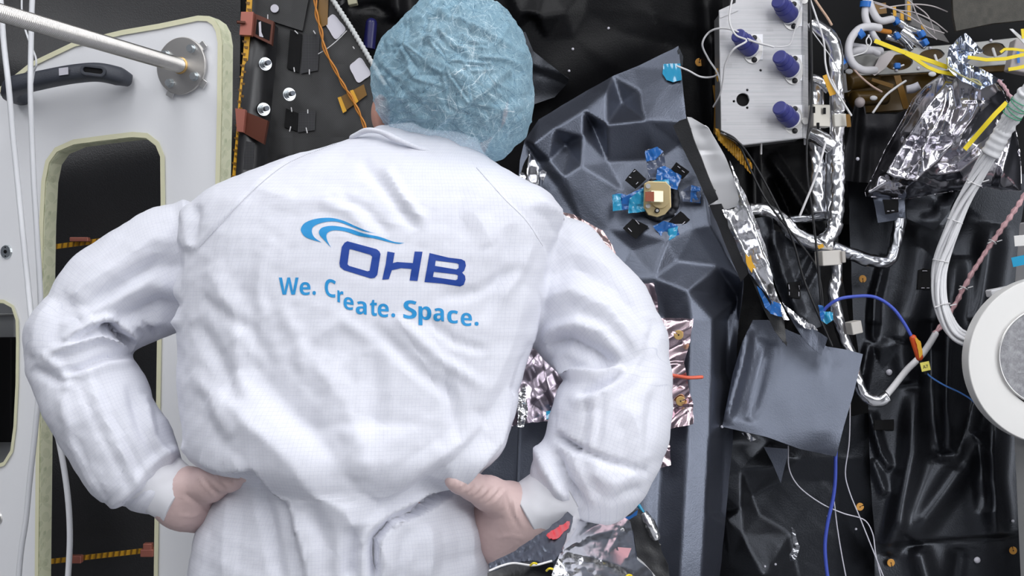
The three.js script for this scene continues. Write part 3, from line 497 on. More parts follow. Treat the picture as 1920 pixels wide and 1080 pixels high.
  for (const [H, cr, lab] of [[HL, creaseL], [HR, creaseR]]) {
    const b = hb(H, .01), g = surfaceNets((p) => handField(p, H), b.min, b.max, .0026);
    displace(g, (v, n) => foldHeight(cr, projX(v), projY(v)) * sstep(-.1, .4, n.z) + .0003 * noise(v.x * 300, v.y * 300, v.z * 300));
    mesh('glove', g, gloveM, person, 'thin pinkish glove on the hand at the hip');
  }
  // body under the clothes: one continuous mesh
  const hc = P(850, 165, -.012), neck = [[P(785, 330, -.02), .055], [P(822, 262, -.05), .044]];
  const legs = [[[V3(-.24, .98, 0), .085], [V3(-.25, .5, 0), .06], [V3(-.26, .09, 0), .042]], [[V3(-.12, .98, 0), .085], [V3(-.1, .5, 0), .06], [V3(-.09, .09, 0), .042]]];
  const feet = [[[V3(-.26, .085, .02), .035], [V3(-.28, .06, -.17), .026]], [[V3(-.09, .085, .02), .035], [V3(-.06, .06, -.17), .026]]];
  const bodyField = (p) => { let d = torsoField(p, .028); d = Math.max(d, .9 - p[1]); d = smin(d, chain(p, neck, .02), .03); for (const A of [ARM_L, ARM_R]) d = smin(d, chain(p, A.map(([q, r]) => [q, r * .55]), .02), .02); for (const l of legs) d = smin(d, chain(p, l, .02), .03); for (const f of feet) d = smin(d, chain(p, f, .02), .02); return d; };
  const headField = (p) => {
    let d = ell(p, V3(hc.x, hc.y + .012, hc.z), [.069, .08, .086]); d = smin(d, ell(p, V3(hc.x, hc.y - .045, hc.z - .055), [.048, .06, .05]), .03); d = smin(d, cone(p, V3(hc.x, hc.y - .1, hc.z - .07), V3(hc.x, hc.y - .105, hc.z - .08), .026, .022), .03);
    d = smin(d, cone(p, V3(hc.x, hc.y + .0, hc.z - .1), V3(hc.x, hc.y - .035, hc.z - .125), .008, .014), .012);
    for (const s of [-1, 1]) { d = smin(d, ell(p, s < 0 ? P(714, 214, -.03) : V3(hc.x + .058, hc.y - .02, hc.z - .04), [.013, .026, .018]), .02); d = -smin(-d, -(.012 - 0) + 0 * s + Math.hypot(p[0] - hc.x - s * .032, p[1] - hc.y - .005, p[2] - hc.z + .102), .012); d = smin(d, ell(p, V3(hc.x + s * .032, hc.y + .004, hc.z - .088), [.013, .011, .012]), .003); }
    d = smin(d, cone(p, V3(hc.x - .02, hc.y - .07, hc.z - .096), V3(hc.x + .02, hc.y - .07, hc.z - .096), .006, .006), .008);
    return smin(d, chain(p, neck, .02), .025);
  };
  const headB = [V3(hc.x - .12, TOP - .03, hc.z - .16), V3(hc.x + .12, hc.y + .14, hc.z + .13)];
  const bodyG = mergeGeometries([surfaceNets(bodyField, V3(-.7, .02, -.24), V3(.25, TOP + .02, .2), .012), surfaceNets(headField, ...headB, .004), ...[HL, HR].map((H) => { const b = hb(H, .01); return surfaceNets((p) => handField(p, H, .003), b.min, b.max, .0035); })]);
  mesh('body', bodyG, skinM, person);
  const hairG = surfaceNets((p) => Math.max(smin(ell(p, V3(hc.x, hc.y + .014, hc.z + .004), [.075, .083, .0965]), ell(p, P(852, 240, -.01), [.045, .016, .045]), .03), -.07 - (p[2] - hc.z)), headB[0], headB[1].clone().addScalar(.02), .004);
  displace(hairG, (v) => .003 * noise(v.x * 60, v.y * 40, v.z * 60)); mesh('hair', hairG, hairM, person);
  const trouserM = phys(new THREE.Color(.74, .75, .79), .85), shoeM = std(new THREE.Color(.74, .75, .78), .7);
  for (const [i, l] of legs.entries()) { const g = surfaceNets((p) => Math.max(chain(p, l.map(([q, r]) => [q, r + .022]), .03), .12 - p[1]), V3(l[0][0].x - .14, .1, -.15), V3(l[0][0].x + .14, 1.1, .15), .009); displace(g, (v) => .004 * fbm(v.x * 14, v.y * 12, v.z * 14)); mesh('trouser_leg', g, trouserM, person);
    const f = surfaceNets((p) => Math.max(chain(p, [[feet[i][0][0], .055], [feet[i][1][0], .045]], .03), .004 - p[1]), V3(feet[i][1][0].x - .1, 0, -.26), V3(feet[i][1][0].x + .14, .18, .1), .008); mesh('overshoe', f, shoeM, person); }
  // bouffant cap
  {
    const out = [[850, -14], [905, -6], [946, 18], [972, 52], [994, 100], [999, 150], [998, 215], [988, 255], [966, 275], [945, 297], [915, 304], [888, 307], [850, 295], [800, 282], [762, 270], [735, 248], [714, 226], [703, 196], [697, 160], [703, 112], [716, 78], [742, 52], [768, 24], [808, -4]];
    const cx = 850, cy = 150, tab = out.map(([x, y]) => [Math.atan2(-(y - cy), x - cx), Math.hypot(x - cx, y - cy)]).sort((a, b) => a[0] - b[0]);
    const R = (a) => { a = Math.atan2(Math.sin(a), Math.cos(a)); for (let i = 0; i < tab.length; i++) { const A = tab[i], B = tab[(i + 1) % tab.length], b0 = i + 1 < tab.length ? B[0] : B[0] + 2 * Math.PI, aa = a < A[0] && i === tab.length - 1 ? a + 2 * Math.PI : a; if (aa >= A[0] && aa <= b0) return lerp(A[1], B[1], (aa - A[0]) / (b0 - A[0])); } return tab[0][1]; };
    const wr = prepFolds([['t', [[715, 175], [770, 120], [830, 95], [870, 68]], .006, 8], ['t', [[800, 270], [850, 235], [900, 205], [960, 150]], .007, 7], ['t', [[905, 138], [940, 136], [975, 143]], .004, 4], ['t', [[720, 215], [760, 205], [800, 190]], .004, 7], ['t', [[735, 240], [790, 255], [860, 260]], .005, 6], ['t', [[760, 60], [800, 62], [850, 50], [900, 40]], .005, 8], ['t', [[880, 80], [930, 100], [985, 120]], .005, 7], ['t', [[705, 150], [740, 170], [790, 230]], .004, 6], ['t', [[900, 260], [930, 230], [985, 205]], .005, 7], ['t', [[830, 100], [880, 140], [900, 190]], -.004, 7], ['t', [[740, 110], [770, 150], [760, 200]], -.004, 8], ['t', [[860, 285], [900, 265], [950, 280]], .004, 6], ['t', [[800, 20], [840, 60], [920, 90]], .004, 6]]);
    { const q = rng(77), more = []; for (let i = 0; i < 90; i++) { const x = 705 + q() * 285, y = q() * 300, a = q() * 6.3, L = 18 + q() * 46; more.push(['t', [[x, y], [x + Math.cos(a) * L, y + Math.sin(a) * L], [x + Math.cos(a + .5) * L * 2, y + Math.sin(a + .5) * L * 2]], (.0016 + .0022 * q()) * (q() < .6 ? 1 : -1), 2.4 + q() * 2.4]); } wr.push(...prepFolds(more)); }
    const nA = 230, nT = 150, pos = [], uv = [], idx = [], c0 = P(cx, cy, -.01);
    for (let i = 0; i <= nT; i++) for (let j = 0; j <= nA; j++) {
      const th = i / nT * Math.PI * .86, a = j / nA * Math.PI * 2, r = R(a) * S(-.01), sn = Math.sin(th), cs = Math.cos(th);
      const w = Math.pow(sn, .86); let x = r * w * Math.cos(a), y = r * w * Math.sin(a), z = cs * (cs > 0 ? .118 : .125);
      const L = Math.hypot(x, y, z), px = cx + x / S(-.01), py = cy - y / S(-.01), rimw = sstep(0, .35, th);
      let d = .0085 * crumple(x * 1 + z * .5, y + z * .4, 22, 3, 5) + .0035 * crumple(x + z * .5, y + z * .4, 60, 8, 4) + .003 * fbm(x * 40, y * 40, z * 40) + foldHeight(wr, px, py) * (cs > 0 ? 1 : 0) * .9 - .007;
      d *= .6 + .4 * Math.abs(cs) ; if (i === 0) d = .001;
      x += x / L * d; y += y / L * d; z += z / L * d;
      pos.push(c0.x + x, c0.y + y, c0.z + z); uv.push(th * .14 * Math.cos(a), th * .14 * Math.sin(a));
    }
    for (let i = 0; i < nT; i++) for (let j = 0; j < nA; j++) { const a = i * (nA + 1) + j, b = a + nA + 1; idx.push(a, b, a + 1, a + 1, b, b + 1); }
    const fib = (base, n, style, seed) => (c, w) => {
      c.fillStyle = base; c.fillRect(0, 0, w, w); const r = rng(seed);
      for (let i = 0; i < n; i++) {
        const x = r() * w, y = r() * w, a = r() * 6.3, L = 30 + r() * 110, k = (r() - .5) * 50, q = r(), dens = .5 + .5 * noise(x / w * 7, y / w * 7, 3); c.lineWidth = .9 + r() * r() * r() * 9; c.strokeStyle = style(q, dens);
        for (const ox of [0, w]) for (const oy of [0, w]) { if (x - ox < -170 || y - oy < -170) continue; c.beginPath(); c.moveTo(x - ox, y - oy); c.quadraticCurveTo(x - ox + Math.cos(a) * L / 2 - Math.sin(a) * k, y - oy + Math.sin(a) * L / 2 + Math.cos(a) * k, x - ox + Math.cos(a) * L, y - oy + Math.sin(a) * L); c.stroke(); }
      }
    };
    const map = canvasTex(1024, 1024, fib('#b0dcf2', 3400, (q, d) => q < .7 ? 'rgba(252,254,255,' + (.08 + .85 * q * d) + ')' : 'rgba(96,172,216,.3)', 11), true, 4.5, 4.5);
    const al = canvasTex(1024, 1024, fib('#727272', 3400, (q, d) => q < .7 ? 'rgba(255,255,255,' + (.06 + .85 * q * d) + ')' : 'rgba(40,40,40,.3)', 11), false, 4.5, 4.5);
    const capM = phys(0xffffff, .8, { map, alphaMap: al, transparent: true, sheen: .3 });
    const g = new THREE.BufferGeometry(); g.setAttribute('position', new THREE.Float32BufferAttribute(pos, 3)); g.setAttribute('uv', new THREE.Float32BufferAttribute(uv, 2)); g.setIndex(idx); g.computeVertexNormals();
    mesh('hair_cover', g, capM, person, 'pale blue crinkled nonwoven bouffant cap');
  }
}
// ---------- left: carbon wall, white access panel, rod, cords ----------
const carbonTex = noiseTex(256, (u, v, x, y) => { const w = ((x >> 2) + (y >> 2)) % 2 ? 8 : 0, n = 26 + w + 10 * noise(x / 40, y / 40) + 14 * hash3(x, y, 4); return [n, n, n * 1.03]; }, true, 7);
const carbonM = phys(0xffffff, .5, { map: carbonTex, ior: 1.6 });
const carbonDark = phys(new THREE.Color(.012, .012, .014), .38, { ior: 1.6 });
// a strip of tape along picture points lying at depth z
function strip(name, pts, w, z, mat, parent, th = .0006, label) {
  const L = [], Rr = []; for (let i = 0; i < pts.length; i++) { const a = pts[Math.max(0, i - 1)], b = pts[Math.min(pts.length - 1, i + 1)], l = Math.hypot(b[0] - a[0], b[1] - a[1]), nx = -(b[1] - a[1]) / l * w / 2, ny = (b[0] - a[0]) / l * w / 2; L.push([pts[i][0] + nx, pts[i][1] + ny]); Rr.unshift([pts[i][0] - nx, pts[i][1] - ny]); }
  return mesh(name, sheet(L.concat(Rr), z, Math.max(4, w / 2), th), mat, parent, label);
}
{
  // the structure everything is fixed to
  const body = thing('spacecraft_frame', 'dark box-shaped spacecraft frame on a stand behind all the black blankets', 'spacecraft');
  const g1 = box(2.6, 2.3, .7, .01); g1.translate(-.12, 1.6, -1.42); mesh('core_box', g1, M.black, body);
  const g2 = box(1.8, .06, .6, .01); g2.translate(-.12, .43, -1.42); mesh('base_ring', g2, M.steel, body);
  for (const x of [-.9, .65]) for (const z of [-1.65, -1.2]) { const g = new THREE.CylinderGeometry(.03, .04, .4, 16); g.translate(x, .2, z); mesh('leg', g, M.steel, body); }

  // carbon wall on the left with yellow film strips
  const zw = -.92;
  const wall = thing('carbon_panel', 'tall dark carbon wall panel with yellow film strips, seen through the white panel window', 'panel');
  { const pts = [[-140, -90], [452, -90], [440, 1180], [-140, 1180]]; mesh('face_sheet', sheet(pts, (x, y) => zw + .014 * noise(x / 170, y / 150, 1) + .03 * Math.exp(-(((y - 120 - x * .12) / 70) ** 2)) + .05 * Math.exp(-(((y - 330 + x * .18) / 90) ** 2)), 14, .012), phys(new THREE.Color(.011, .011, .013), .5, { ior: 1.6, bumpMap: microN, bumpScale: .0006 }), wall); }
  const dash = (x0, y0, x1, y1) => { strip('yellow_strip', [[x0, y0], [x1, y1]], 9, zw + .055, M.kaptonSolid, wall, .004, 'yellow film strip with dark bands'); const n = Math.round(Math.hypot(x1 - x0, y1 - y0) / 11); const gs = []; for (let i = 0; i < n; i++) { const t = (i + .15) / n, u = (i + .32) / n; gs.push(sheet([[lerp(x0, x1, t), lerp(y0, y1, t) - 5], [lerp(x0, x1, u) + 2, lerp(y0, y1, u) - 5], [lerp(x0, x1, u), lerp(y0, y1, u) + 5], [lerp(x0, x1, t) - 1, lerp(y0, y1, t) + 5]], zw + .058, 8, .001)); } mesh('strip_binding', mergeGeometries(gs), M.kaptonBrown, wall).userData.kind = 'stuff'; };
  dash(92, 464, 330, 432); dash(78, 1055, 320, 1027);
  for (const [x, y, w, h] of [[150, 449, 34, 8], [143, 1048, 22, 14], [277, 1036, 24, 14], [278, 1024, 16, 12]]) { const g = box(w * S(zw), h * S(zw), .016, .002), p = P(x, y, zw + .066); g.translate(p.x, p.y, p.z); mesh('clamp', g, M.copper, wall); }

  // white access panel, turned a little to the left
  const ang = -20 * Math.PI / 180, O = P(416, 330, -.40), nrm = V3(Math.sin(ang), 0, Math.cos(ang)), U = V3(Math.cos(ang), 0, -Math.sin(ang));
  const onPanel = (px, py) => { const a = P(px, py, 0), e = V3(0, CAMY, CAMZ), d = a.sub(e), t = O.clone().sub(e).dot(nrm) / d.dot(nrm), q = e.clone().addScaledVector(d, t).sub(O); return [q.dot(U), q.y]; };
  const wpt = (u, v, n) => O.clone().addScaledVector(U, u).addScaledVector(V3(0, 1, 0), v).addScaledVector(nrm, n);
  const toW = (g) => { g.applyMatrix4(new THREE.Matrix4().makeBasis(U, V3(0, 1, 0), nrm).setPosition(O)); return g; };
  const S2 = (pts) => new THREE.Shape(pts.map((p) => new THREE.Vector2(...p)));
  const outer = [[-170, 330], [-110, 262], [-60, 213], [0, 166], [60, 118], [140, 80], [230, 58], [300, 46], [372, 31], [392, 32], [405, 41], [413, 56], [417, 80], [416, 200], [413, 330], [405, 700], [398, 1300], [-170, 1300]].map((p) => onPanel(...p));
  const win1 = [[72, 1150], [76, 760], [82, 420], [86, 340], [93, 305], [108, 284], [140, 270], [200, 262], [250, 256], [276, 258], [294, 272], [303, 294], [304, 380], [297, 640], [290, 1150]].map((p) => onPanel(...p));
  const win2 = [[-60, 600], [-45, 575], [-20, 566], [8, 567], [24, 576], [32, 600], [33, 640], [32, 720], [28, 800], [22, 845], [8, 868], [-20, 878], [-50, 860], [-62, 820]].map((p) => onPanel(...p));
  const inset = (pts, d) => pts.map((p, i) => { const a = pts[(i + pts.length - 1) % pts.length], b = pts[(i + 1) % pts.length], l = Math.hypot(b[0] - a[0], b[1] - a[1]) || 1; return [p[0] - (b[1] - a[1]) / l * d, p[1] + (b[0] - a[0]) / l * d]; });
  const orient = (pts) => (THREE.ShapeUtils.area(pts.map((p) => new THREE.Vector2(...p))) < 0 ? pts.slice().reverse() : pts);
  const o = orient(outer), w1 = orient(win1), w2 = orient(win2), TH = .031;
  const panel = thing('access_panel', 'white access panel with yellow taped edges, rounded windows and a dark handle', 'panel');
  { const s = S2(inset(o, .0015)); s.holes.push(S2(inset(w1, -.0015)), S2(inset(w2, -.0015))); const g = new THREE.ExtrudeGeometry(s, { depth: TH - .004, bevelEnabled: true, bevelSize: .0015, bevelThickness: .0015, bevelSegments: 2, curveSegments: 8 }); g.translate(0, 0, -TH + .002); mesh('board', toW(g), std(new THREE.Color(.9, .905, .93), .4), panel); }
  // tape on edges: a band on the face and one round the thickness
  const tapeM = std(new THREE.Color(.80, .78, .55), .5), sideTapeM = std(0xffffff, .6, { map: canvasTex(256, 256, (c, w) => { c.fillStyle = '#e4e5c8'; c.fillRect(0, 0, w, w); const r = rng(3); for (let i = 0; i < 130; i++) { c.fillStyle = ['rgba(160,172,130,.2)', 'rgba(226,224,196,.3)', 'rgba(140,152,112,.14)'][i % 3]; c.beginPath(); c.ellipse(r() * w, r() * w, 6 + r() * 22, 4 + r() * 16, r() * 3, 0, 7); c.fill(); } }, true, 9, 9) });
  const band = (loop, wd, inner) => {
    const s = S2(inner ? inset(loop, -wd) : inset(loop, -.001)); s.holes.push(S2(inner ? inset(loop, .001) : inset(loop, wd)));
    const g = new THREE.ExtrudeGeometry(s, { depth: .0006, bevelEnabled: false }); g.translate(0, 0, .0021); mesh('edge_tape', toW(g), tapeM, panel, 'pale yellow tape on the edge');
    const s2 = S2(inner ? inset(loop, -.0006) : inset(loop, -.0016)); s2.holes.push(S2(inner ? inset(loop, .0022) : inset(loop, .0004)));
    const g2 = new THREE.ExtrudeGeometry(s2, { depth: TH - .002, bevelEnabled: false }); g2.translate(0, 0, -TH + .0025); mesh('side_tape', toW(g2), sideTapeM, panel, 'mottled yellow-green tape round the thickness');
  };
  band(o, .0075, false); band(w1, .0075, true); band(w2, .005, true);
  // flush screws
  for (const [px, py, m] of [[12, 472, M.zinc], [-6, 972, M.steel]]) { const [u, v] = onPanel(px, py), p = wpt(u, v, .001), d = nrm; const ring = aimed(new THREE.CylinderGeometry(.011, .0125, .003, 24), p, d); const s = mesh('screw', ring, m, panel); const soc = aimed(new THREE.CylinderGeometry(.0035, .0035, .0012, 6), p.clone().addScaledVector(d, .0018), d); mesh('socket', soc, M.black, s); for (const k of [-1, 1]) mesh('pin_hole', aimed(new THREE.CylinderGeometry(.0012, .0012, .0012, 8), p.clone().addScaledVector(d, .0018).add(V3(0, k * .0078, 0)), d), M.black, s); }
  // handle
  {
    const hm = std(new THREE.Color(.045, .05, .065), .5, { bumpMap: microN, bumpScale: .0004 }), q = (px, py, n) => { const [u, v] = onPanel(px, py); return wpt(u, v, n); };
    const c = new THREE.CatmullRomCurve3([q(44, 180, .0), q(44, 177, .028), q(62, 170, .045), q(120, 158, .05), q(180, 147, .049), q(214, 143, .04), q(238, 147, .026), q(247, 152, .006)], false, 'centripetal');
    mesh('handle', tubeVar(c, 70, 24, (t, a) => { const w = lerp(.0165, .0145, sstep(.1, .5, t)) * (t > .93 ? lerp(1, .7, (t - .93) / .07) : 1), ca = Math.abs(Math.cos(a)), sa = Math.abs(Math.sin(a)); return w / Math.pow(Math.pow(ca, 3) + Math.pow(sa, 3), 1 / 3); }, true), hm, panel, 'dark grey grab handle');
    const h = panel.children[panel.children.length - 1];
    const slotS = new THREE.Shape(); slotS.absarc(-.012, 0, .0052, Math.PI / 2, -Math.PI / 2, false); slotS.lineTo(.012, -.0052); slotS.absarc(.012, 0, .0052, -Math.PI / 2, Math.PI / 2, false);
    const rimS = new THREE.Shape(); rimS.absarc(-.012, 0, .0082, Math.PI / 2, -Math.PI / 2, false); rimS.lineTo(.012, -.0082); rimS.absarc(.012, 0, .0082, -Math.PI / 2, Math.PI / 2, false); rimS.holes.push(slotS);
    const rot = (g) => { g.rotateZ(-.12); g.rotateY(ang + .34); const p = q(216, 143, .055); g.translate(p.x, p.y, p.z); return g; };
    mesh('slot_rim', rot(new THREE.ExtrudeGeometry(rimS, { depth: .003, bevelEnabled: true, bevelSize: .001, bevelThickness: .001, bevelSegments: 2 })), hm, h);
    const sg = new THREE.ExtrudeGeometry(slotS, { depth: .001, bevelEnabled: false }); mesh('slot', rot(sg), M.black, h);
    const st = new THREE.BoxGeometry(.018, .012, .0012); st.rotateZ(.05); st.rotateY(ang); { const p = q(170, 146, .0672); st.translate(p.x, p.y, p.z); } mesh('sticker', st, M.sticker, h, 'small white sticker');
  }
  // clamping rod with flange
  {
    const [fu, fv] = onPanel(345, 125), n = nrm, c0 = wpt(fu, fv, .003), far = P(-95, -4, .02), dir = far.clone().sub(c0).normalize();
    const rod = thing('threaded_rod', 'thick ridged metal rod ending in a round bolted flange on the white panel', 'rod');
    const fl = mesh('flange', aimed(new THREE.LatheGeometry([[0, 0], [.0455, 0], [.047, .0015], [.047, .0055], [.046, .007], [0, .007]].map((p) => new THREE.Vector2(...p)), 64), c0, n), phys(new THREE.Color(.6, .58, .56), .34, { metalness: 1 }), rod, 'round brushed steel flange');
    for (const [x, y, t] of [[377, 86, 0], [388, 100, 0], [316, 180, 0]].slice(0, 0)) void t;
    for (const a of [50, 145, 235, 325]) { const r = .034, up = V3(0, 1, 0), p = c0.clone().addScaledVector(U, Math.cos(a * Math.PI / 180) * r).addScaledVector(up, Math.sin(a * Math.PI / 180) * r).addScaledVector(n, .007); const b = mesh('bolt', aimed(mergeGeometries([new THREE.CylinderGeometry(.0075, .0075, .0016, 20).translate(0, .0008, 0), new THREE.CylinderGeometry(.0062, .0062, .006, 6).translate(0, .0045, 0)].map((g) => g.toNonIndexed())), p, n), M.zinc, fl); }
    for (const [a, w] of [[38, .014], [-38, .014], [-118, .013]]) { const p = c0.clone().addScaledVector(U, Math.cos(a * Math.PI / 180) * .049).addScaledVector(V3(0, 1, 0), Math.sin(a * Math.PI / 180) * .049).addScaledVector(n, .0015); const g = box(w, .014, .003, .0008); g.rotateZ(a * Math.PI / 180); g.rotateY(ang); g.translate(p.x, p.y, p.z); mesh('lug', g, M.steel, fl); }
    const cv = new THREE.LineCurve3(c0.clone().addScaledVector(n, .004), far), L = cv.getLength(), NR = Math.round(L / .0034), seg = NR * 4;
    mesh('rod', tubeVar(cv, seg, 40, (t) => .0113 + .0013 * Math.sin(t * NR * Math.PI * 2), true), std(new THREE.Color(.8, .77, .74), .32, { metalness: 1 }), rod, 'ridged metal rod');
    mesh('weld', aimed(new THREE.TorusGeometry(.0118, .0022, 8, 40).rotateX(Math.PI / 2), c0.clone().addScaledVector(n, .0075), n), M.brass, rod);
  }
  // cords
  const cm = M.cord;
  single('hanging_cable', wire([[-4, -60, -.28], [2, 10, -.28], [7, 80, -.28], [16, 160, -.27], [24, 250, -.27], [33, 340, -.27], [42, 430, -.26], [52, 530, -.25], [64, 640, -.22], [78, 715, -.2], [98, 775, -.2], [115, 850, -.2], [127, 930, -.2], [131, 1000, -.2], [129, 1060, -.2], [122, 1150, -.2]], .0043, 140, 10), cm, 'thick white cord at the far left, running behind the elbow to the dark window', 'cable');
  single('hanging_cable', wire([[64, -60, -.3], [60, 10, -.3], [58, 90, -.3], [57, 170, -.29], [60, 260, -.29], [64, 350, -.29], [70, 450, -.29], [76, 560, -.29], [77, 660, -.28], [73, 730, -.28], [66, 810, -.28], [56, 900, -.28], [48, 980, -.28], [40, 1030, -.28], [32, 1120, -.28]], .0042, 130, 10), cm, 'thick white cord crossing the dark handle and hanging down the panel', 'cable');
  single('hanging_cable', wire([[42, -30, -.36], [41, 20, -.36], [46, 50, -.36], [54, 75, -.35], [62, 95, -.34], [67, 108, -.34], [68, 122, -.34], [64, 134, -.35], [60, 160, -.36]], .0016, 60, 8), cm, 'thin white cord curling beside the thick cord above the handle', 'cable');
  // grey things seen through the small window
  { const t = thing('grey_cabinet', 'grey cabinet with a black unit seen through the small lower left window', 'cabinet'); const g = box(.2, .5, .05, .004), p = P(-58, 720, -.80); g.translate(p.x, p.y, p.z); mesh('casing', g, std(new THREE.Color(.3, .31, .32), .5), t); const g2 = box(.05, .2, .03, .003), p2 = P(3, 730, -.76); g2.translate(p2.x, p2.y, p2.z); mesh('black_unit', g2, M.black, t); const g3 = box(.2, .004, .006, .001), p3 = P(-58, 590, -.772); g3.translate(p3.x, p3.y, p3.z); mesh('rail', g3, M.steel, t); const g4 = box(.1, .35, .05, .004), p4 = P(-58, 1000, -.82); g4.translate(p4.x, p4.y, p4.z); mesh('plinth', g4, M.steel, t); }
}
{
  // carbon equipment panel between the white panel and the head
  const z0 = -.80, t = thing('equipment_panel', 'dark carbon equipment panel with bolts, patches and a white trimmed slanted edge', 'panel');
  mesh('face', sheet([[520, -60], [600, -60], [628, 0], [712, 135], [716, 420], [440, 420], [470, 200]], (x, y) => z0 + .0015 * noise(x / 60, y / 60, 2), 12, .02), carbonM, t);
  mesh('upper_plate', sheet([[462, -60], [590, -60], [567, 58], [505, 38], [466, 30]], z0 + .008, 12, .006), carbonM, t);
  mesh('bracket_plate', sheet([[470, 26], [508, 40], [530, 60], [528, 150], [505, 340], [503, 420], [436, 420], [452, 180]], (x, y) => z0 + .022 + .016 * sstep(525, 470, x + (y - 100) * .1) + .010 * Math.exp(-(((x - 470 + (y - 120) * .12) / 26) ** 2)) * sstep(60, 130, y) - .03 * sstep(500, 530, x + (y - 60) * .08), 6, .004), carbonDark, t, 'glossy black bracket plate');
  const edge = mesh('edge_trim', (() => { const c = path([[605, -34, z0 + .012], [622, -4, z0 + .012], [660, 55, z0 + .012], [700, 122, z0 + .012], [722, 160, z0 + .012]]); return tubeVar(c, 120, 10, (u, a) => .0048 + .0009 * Math.sin(u * 190), true); })(), std(new THREE.Color(.68, .7, .7), .7), t, 'white ridged edge trim');
  strip('edge_film', [[470, -40], [466, 30], [461, 100], [453, 180], [447, 260], [440, 335], [436, 400]], 10, z0 + .046, M.kaptonSolid, t, .003, 'orange film on the left edge');
  { const gs = []; for (let i = 0; i < 34; i++) { const y = -20 + i * 11.5 + 4 * hash3(i, 1, 1), x = lerp(470, 438, (y + 40) / 380) + (i % 2 ? 2 : -2); gs.push(sheet([[x - 4, y], [x + 4, y + 1], [x + 3, y + 4 + 3 * hash3(i, 2, 1)], [x - 3, y + 4]], z0 + .0475, 8, .0008)); } mesh('film_mark', mergeGeometries(gs), M.kaptonBrown, t).userData.kind = 'stuff'; }
  for (const [x, y] of [[497, 120], [542, 177], [494, 205]]) {
    const p = P(x, y, z0 + .034), d = V3(.5, -.06, 1).normalize();
    const b = mesh('bolt', aimed(mergeGeometries([new THREE.CylinderGeometry(.0125, .0128, .0024, 28).translate(0, .001, 0), new THREE.CylinderGeometry(.0102, .0108, .003, 28).translate(0, .0035, 0), new THREE.CylinderGeometry(.0084, .0084, .011, 6).translate(0, .0105, 0)].map((g) => g.toNonIndexed())), p, d), M.zinc, t, 'zinc nut with washers');
    mesh('stud', aimed(new THREE.CylinderGeometry(.0048, .0052, .026, 14).translate(0, .014, 0), p, d), std(new THREE.Color(.1, .11, .13), .4, { metalness: .8 }), b);
  }
  const meshM = std(0xffffff, .8, { map: canvasTex(128, 128, (c, w) => { c.fillStyle = '#1d1d1f'; c.fillRect(0, 0, w, w); c.fillStyle = '#4b4b4e'; for (let i = 0; i < 8; i++) { c.fillRect(i * 16, 0, 5, w); c.fillRect(0, i * 16, w, 5); } }, true, 45, 45) });
  const patch = (pts, m, z = z0 + .004) => mesh('hook_patch', sheet(pts, z, 12, .002), m, t, m === meshM ? 'dark grey woven patch' : 'black hook patch');
  patch([[569, 64], [600, 64], [596, 132], [564, 138]], meshM); patch([[544, 56], [566, 64], [560, 136], [538, 128]], M.velcro); patch([[560, 210], [592, 208], [590, 244], [558, 248]], meshM); patch([[536, 203], [559, 212], [557, 246], [533, 238]], M.velcro); patch([[450, 262], [478, 268], [474, 318], [446, 318]], meshM, z0 + .046); patch([[524, 290], [562, 290], [560, 340], [520, 340]], carbonDark, z0 + .004);
  { const gs = []; for (const [x, y, dx, dy] of [[502, 28, 0, 10], [553, 58, 5, 5], [551, 127, 1, 7], [580, 131, 0, 8], [546, 202, 1, 7], [577, 206, 0, 6], [545, 238, -2, 8], [574, 240, 2, 9], [474, 294, 3, 4], [491, 304, 0, 4], [662, 88, 2, 3], [588, 58, 3, 5]]) gs.push(wire([[x, y, z0 + .01], [x + dx, y + dy, z0 + .01]], .0012, 4, 5)); mesh('stitch', mergeGeometries(gs), M.wireWhite, t).userData.kind = 'stuff'; }
  for (const [p, l] of [[[[524, -20], [545, -14], [549, 12], [533, 22], [528, 4]], 0], [[[607, 40], [625, 25], [650, 55], [629, 76]], 1], [[[654, 124], [676, 106], [697, 139], [671, 157]], 1]]) mesh('sticker', sheet(l ? smoothLoop(p.flatMap((a, i) => { const b = p[(i + 1) % 4]; return [[lerp(a[0], b[0], .12), lerp(a[1], b[1], .12)], [lerp(a[0], b[0], .5), lerp(a[1], b[1], .5)], [lerp(a[0], b[0], .88), lerp(a[1], b[1], .88)]]; }), 2) : p, z0 + .004, 14, .0012), M.sticker, t, 'pale lilac square sticker');
  mesh('washer', aimed(new THREE.CylinderGeometry(.008, .008, .002, 20), P(515, 16, z0 + .012), V3(0, 0, 1)), M.sticker, t);
  mesh('film_tape', sheet([[601, -30], [617, -30], [614, 46], [600, 52], [596, 20]], z0 + .005, 8, .0008), M.kaptonBrown, t, 'brown translucent film tape'); mesh('film_tape', sheet([[634, 184], [682, 158], [688, 178], [650, 206], [644, 212]], z0 + .005, 8, .0008), M.kaptonBrown, t, 'brown translucent film tape'); mesh('film_tape', sheet([[633, 183], [639, 181], [650, 208], [643, 212]], z0 + .007, 8, .001), M.kaptonSolid, t, 'orange tape edge');
  mesh('film_tape', sheet([[656, 170], [662, 168], [672, 190], [667, 194]], z0 + .016, 8, .001), M.kaptonSolid, t, 'orange tape edge');
  // copper clamps on the left edge
  const clamp = (front, back, hole) => { const c = mesh('edge_clamp', sheet(front, z0 + .064, 10, .018), M.copper, t, 'copper coloured edge clamp'); mesh('clamp_arm', sheet(back, z0 + .05, 10, .016), M.copperDark, c); if (hole) { mesh('clamp_opening', sheet(hole, z0 + .0515, 10, .001), M.black, c); mesh('clamp_glint', sheet([[485, 42], [489, 40], [490, 60], [494, 70], [486, 68]], z0 + .0525, 6, .0006), M.sticker, c); } };
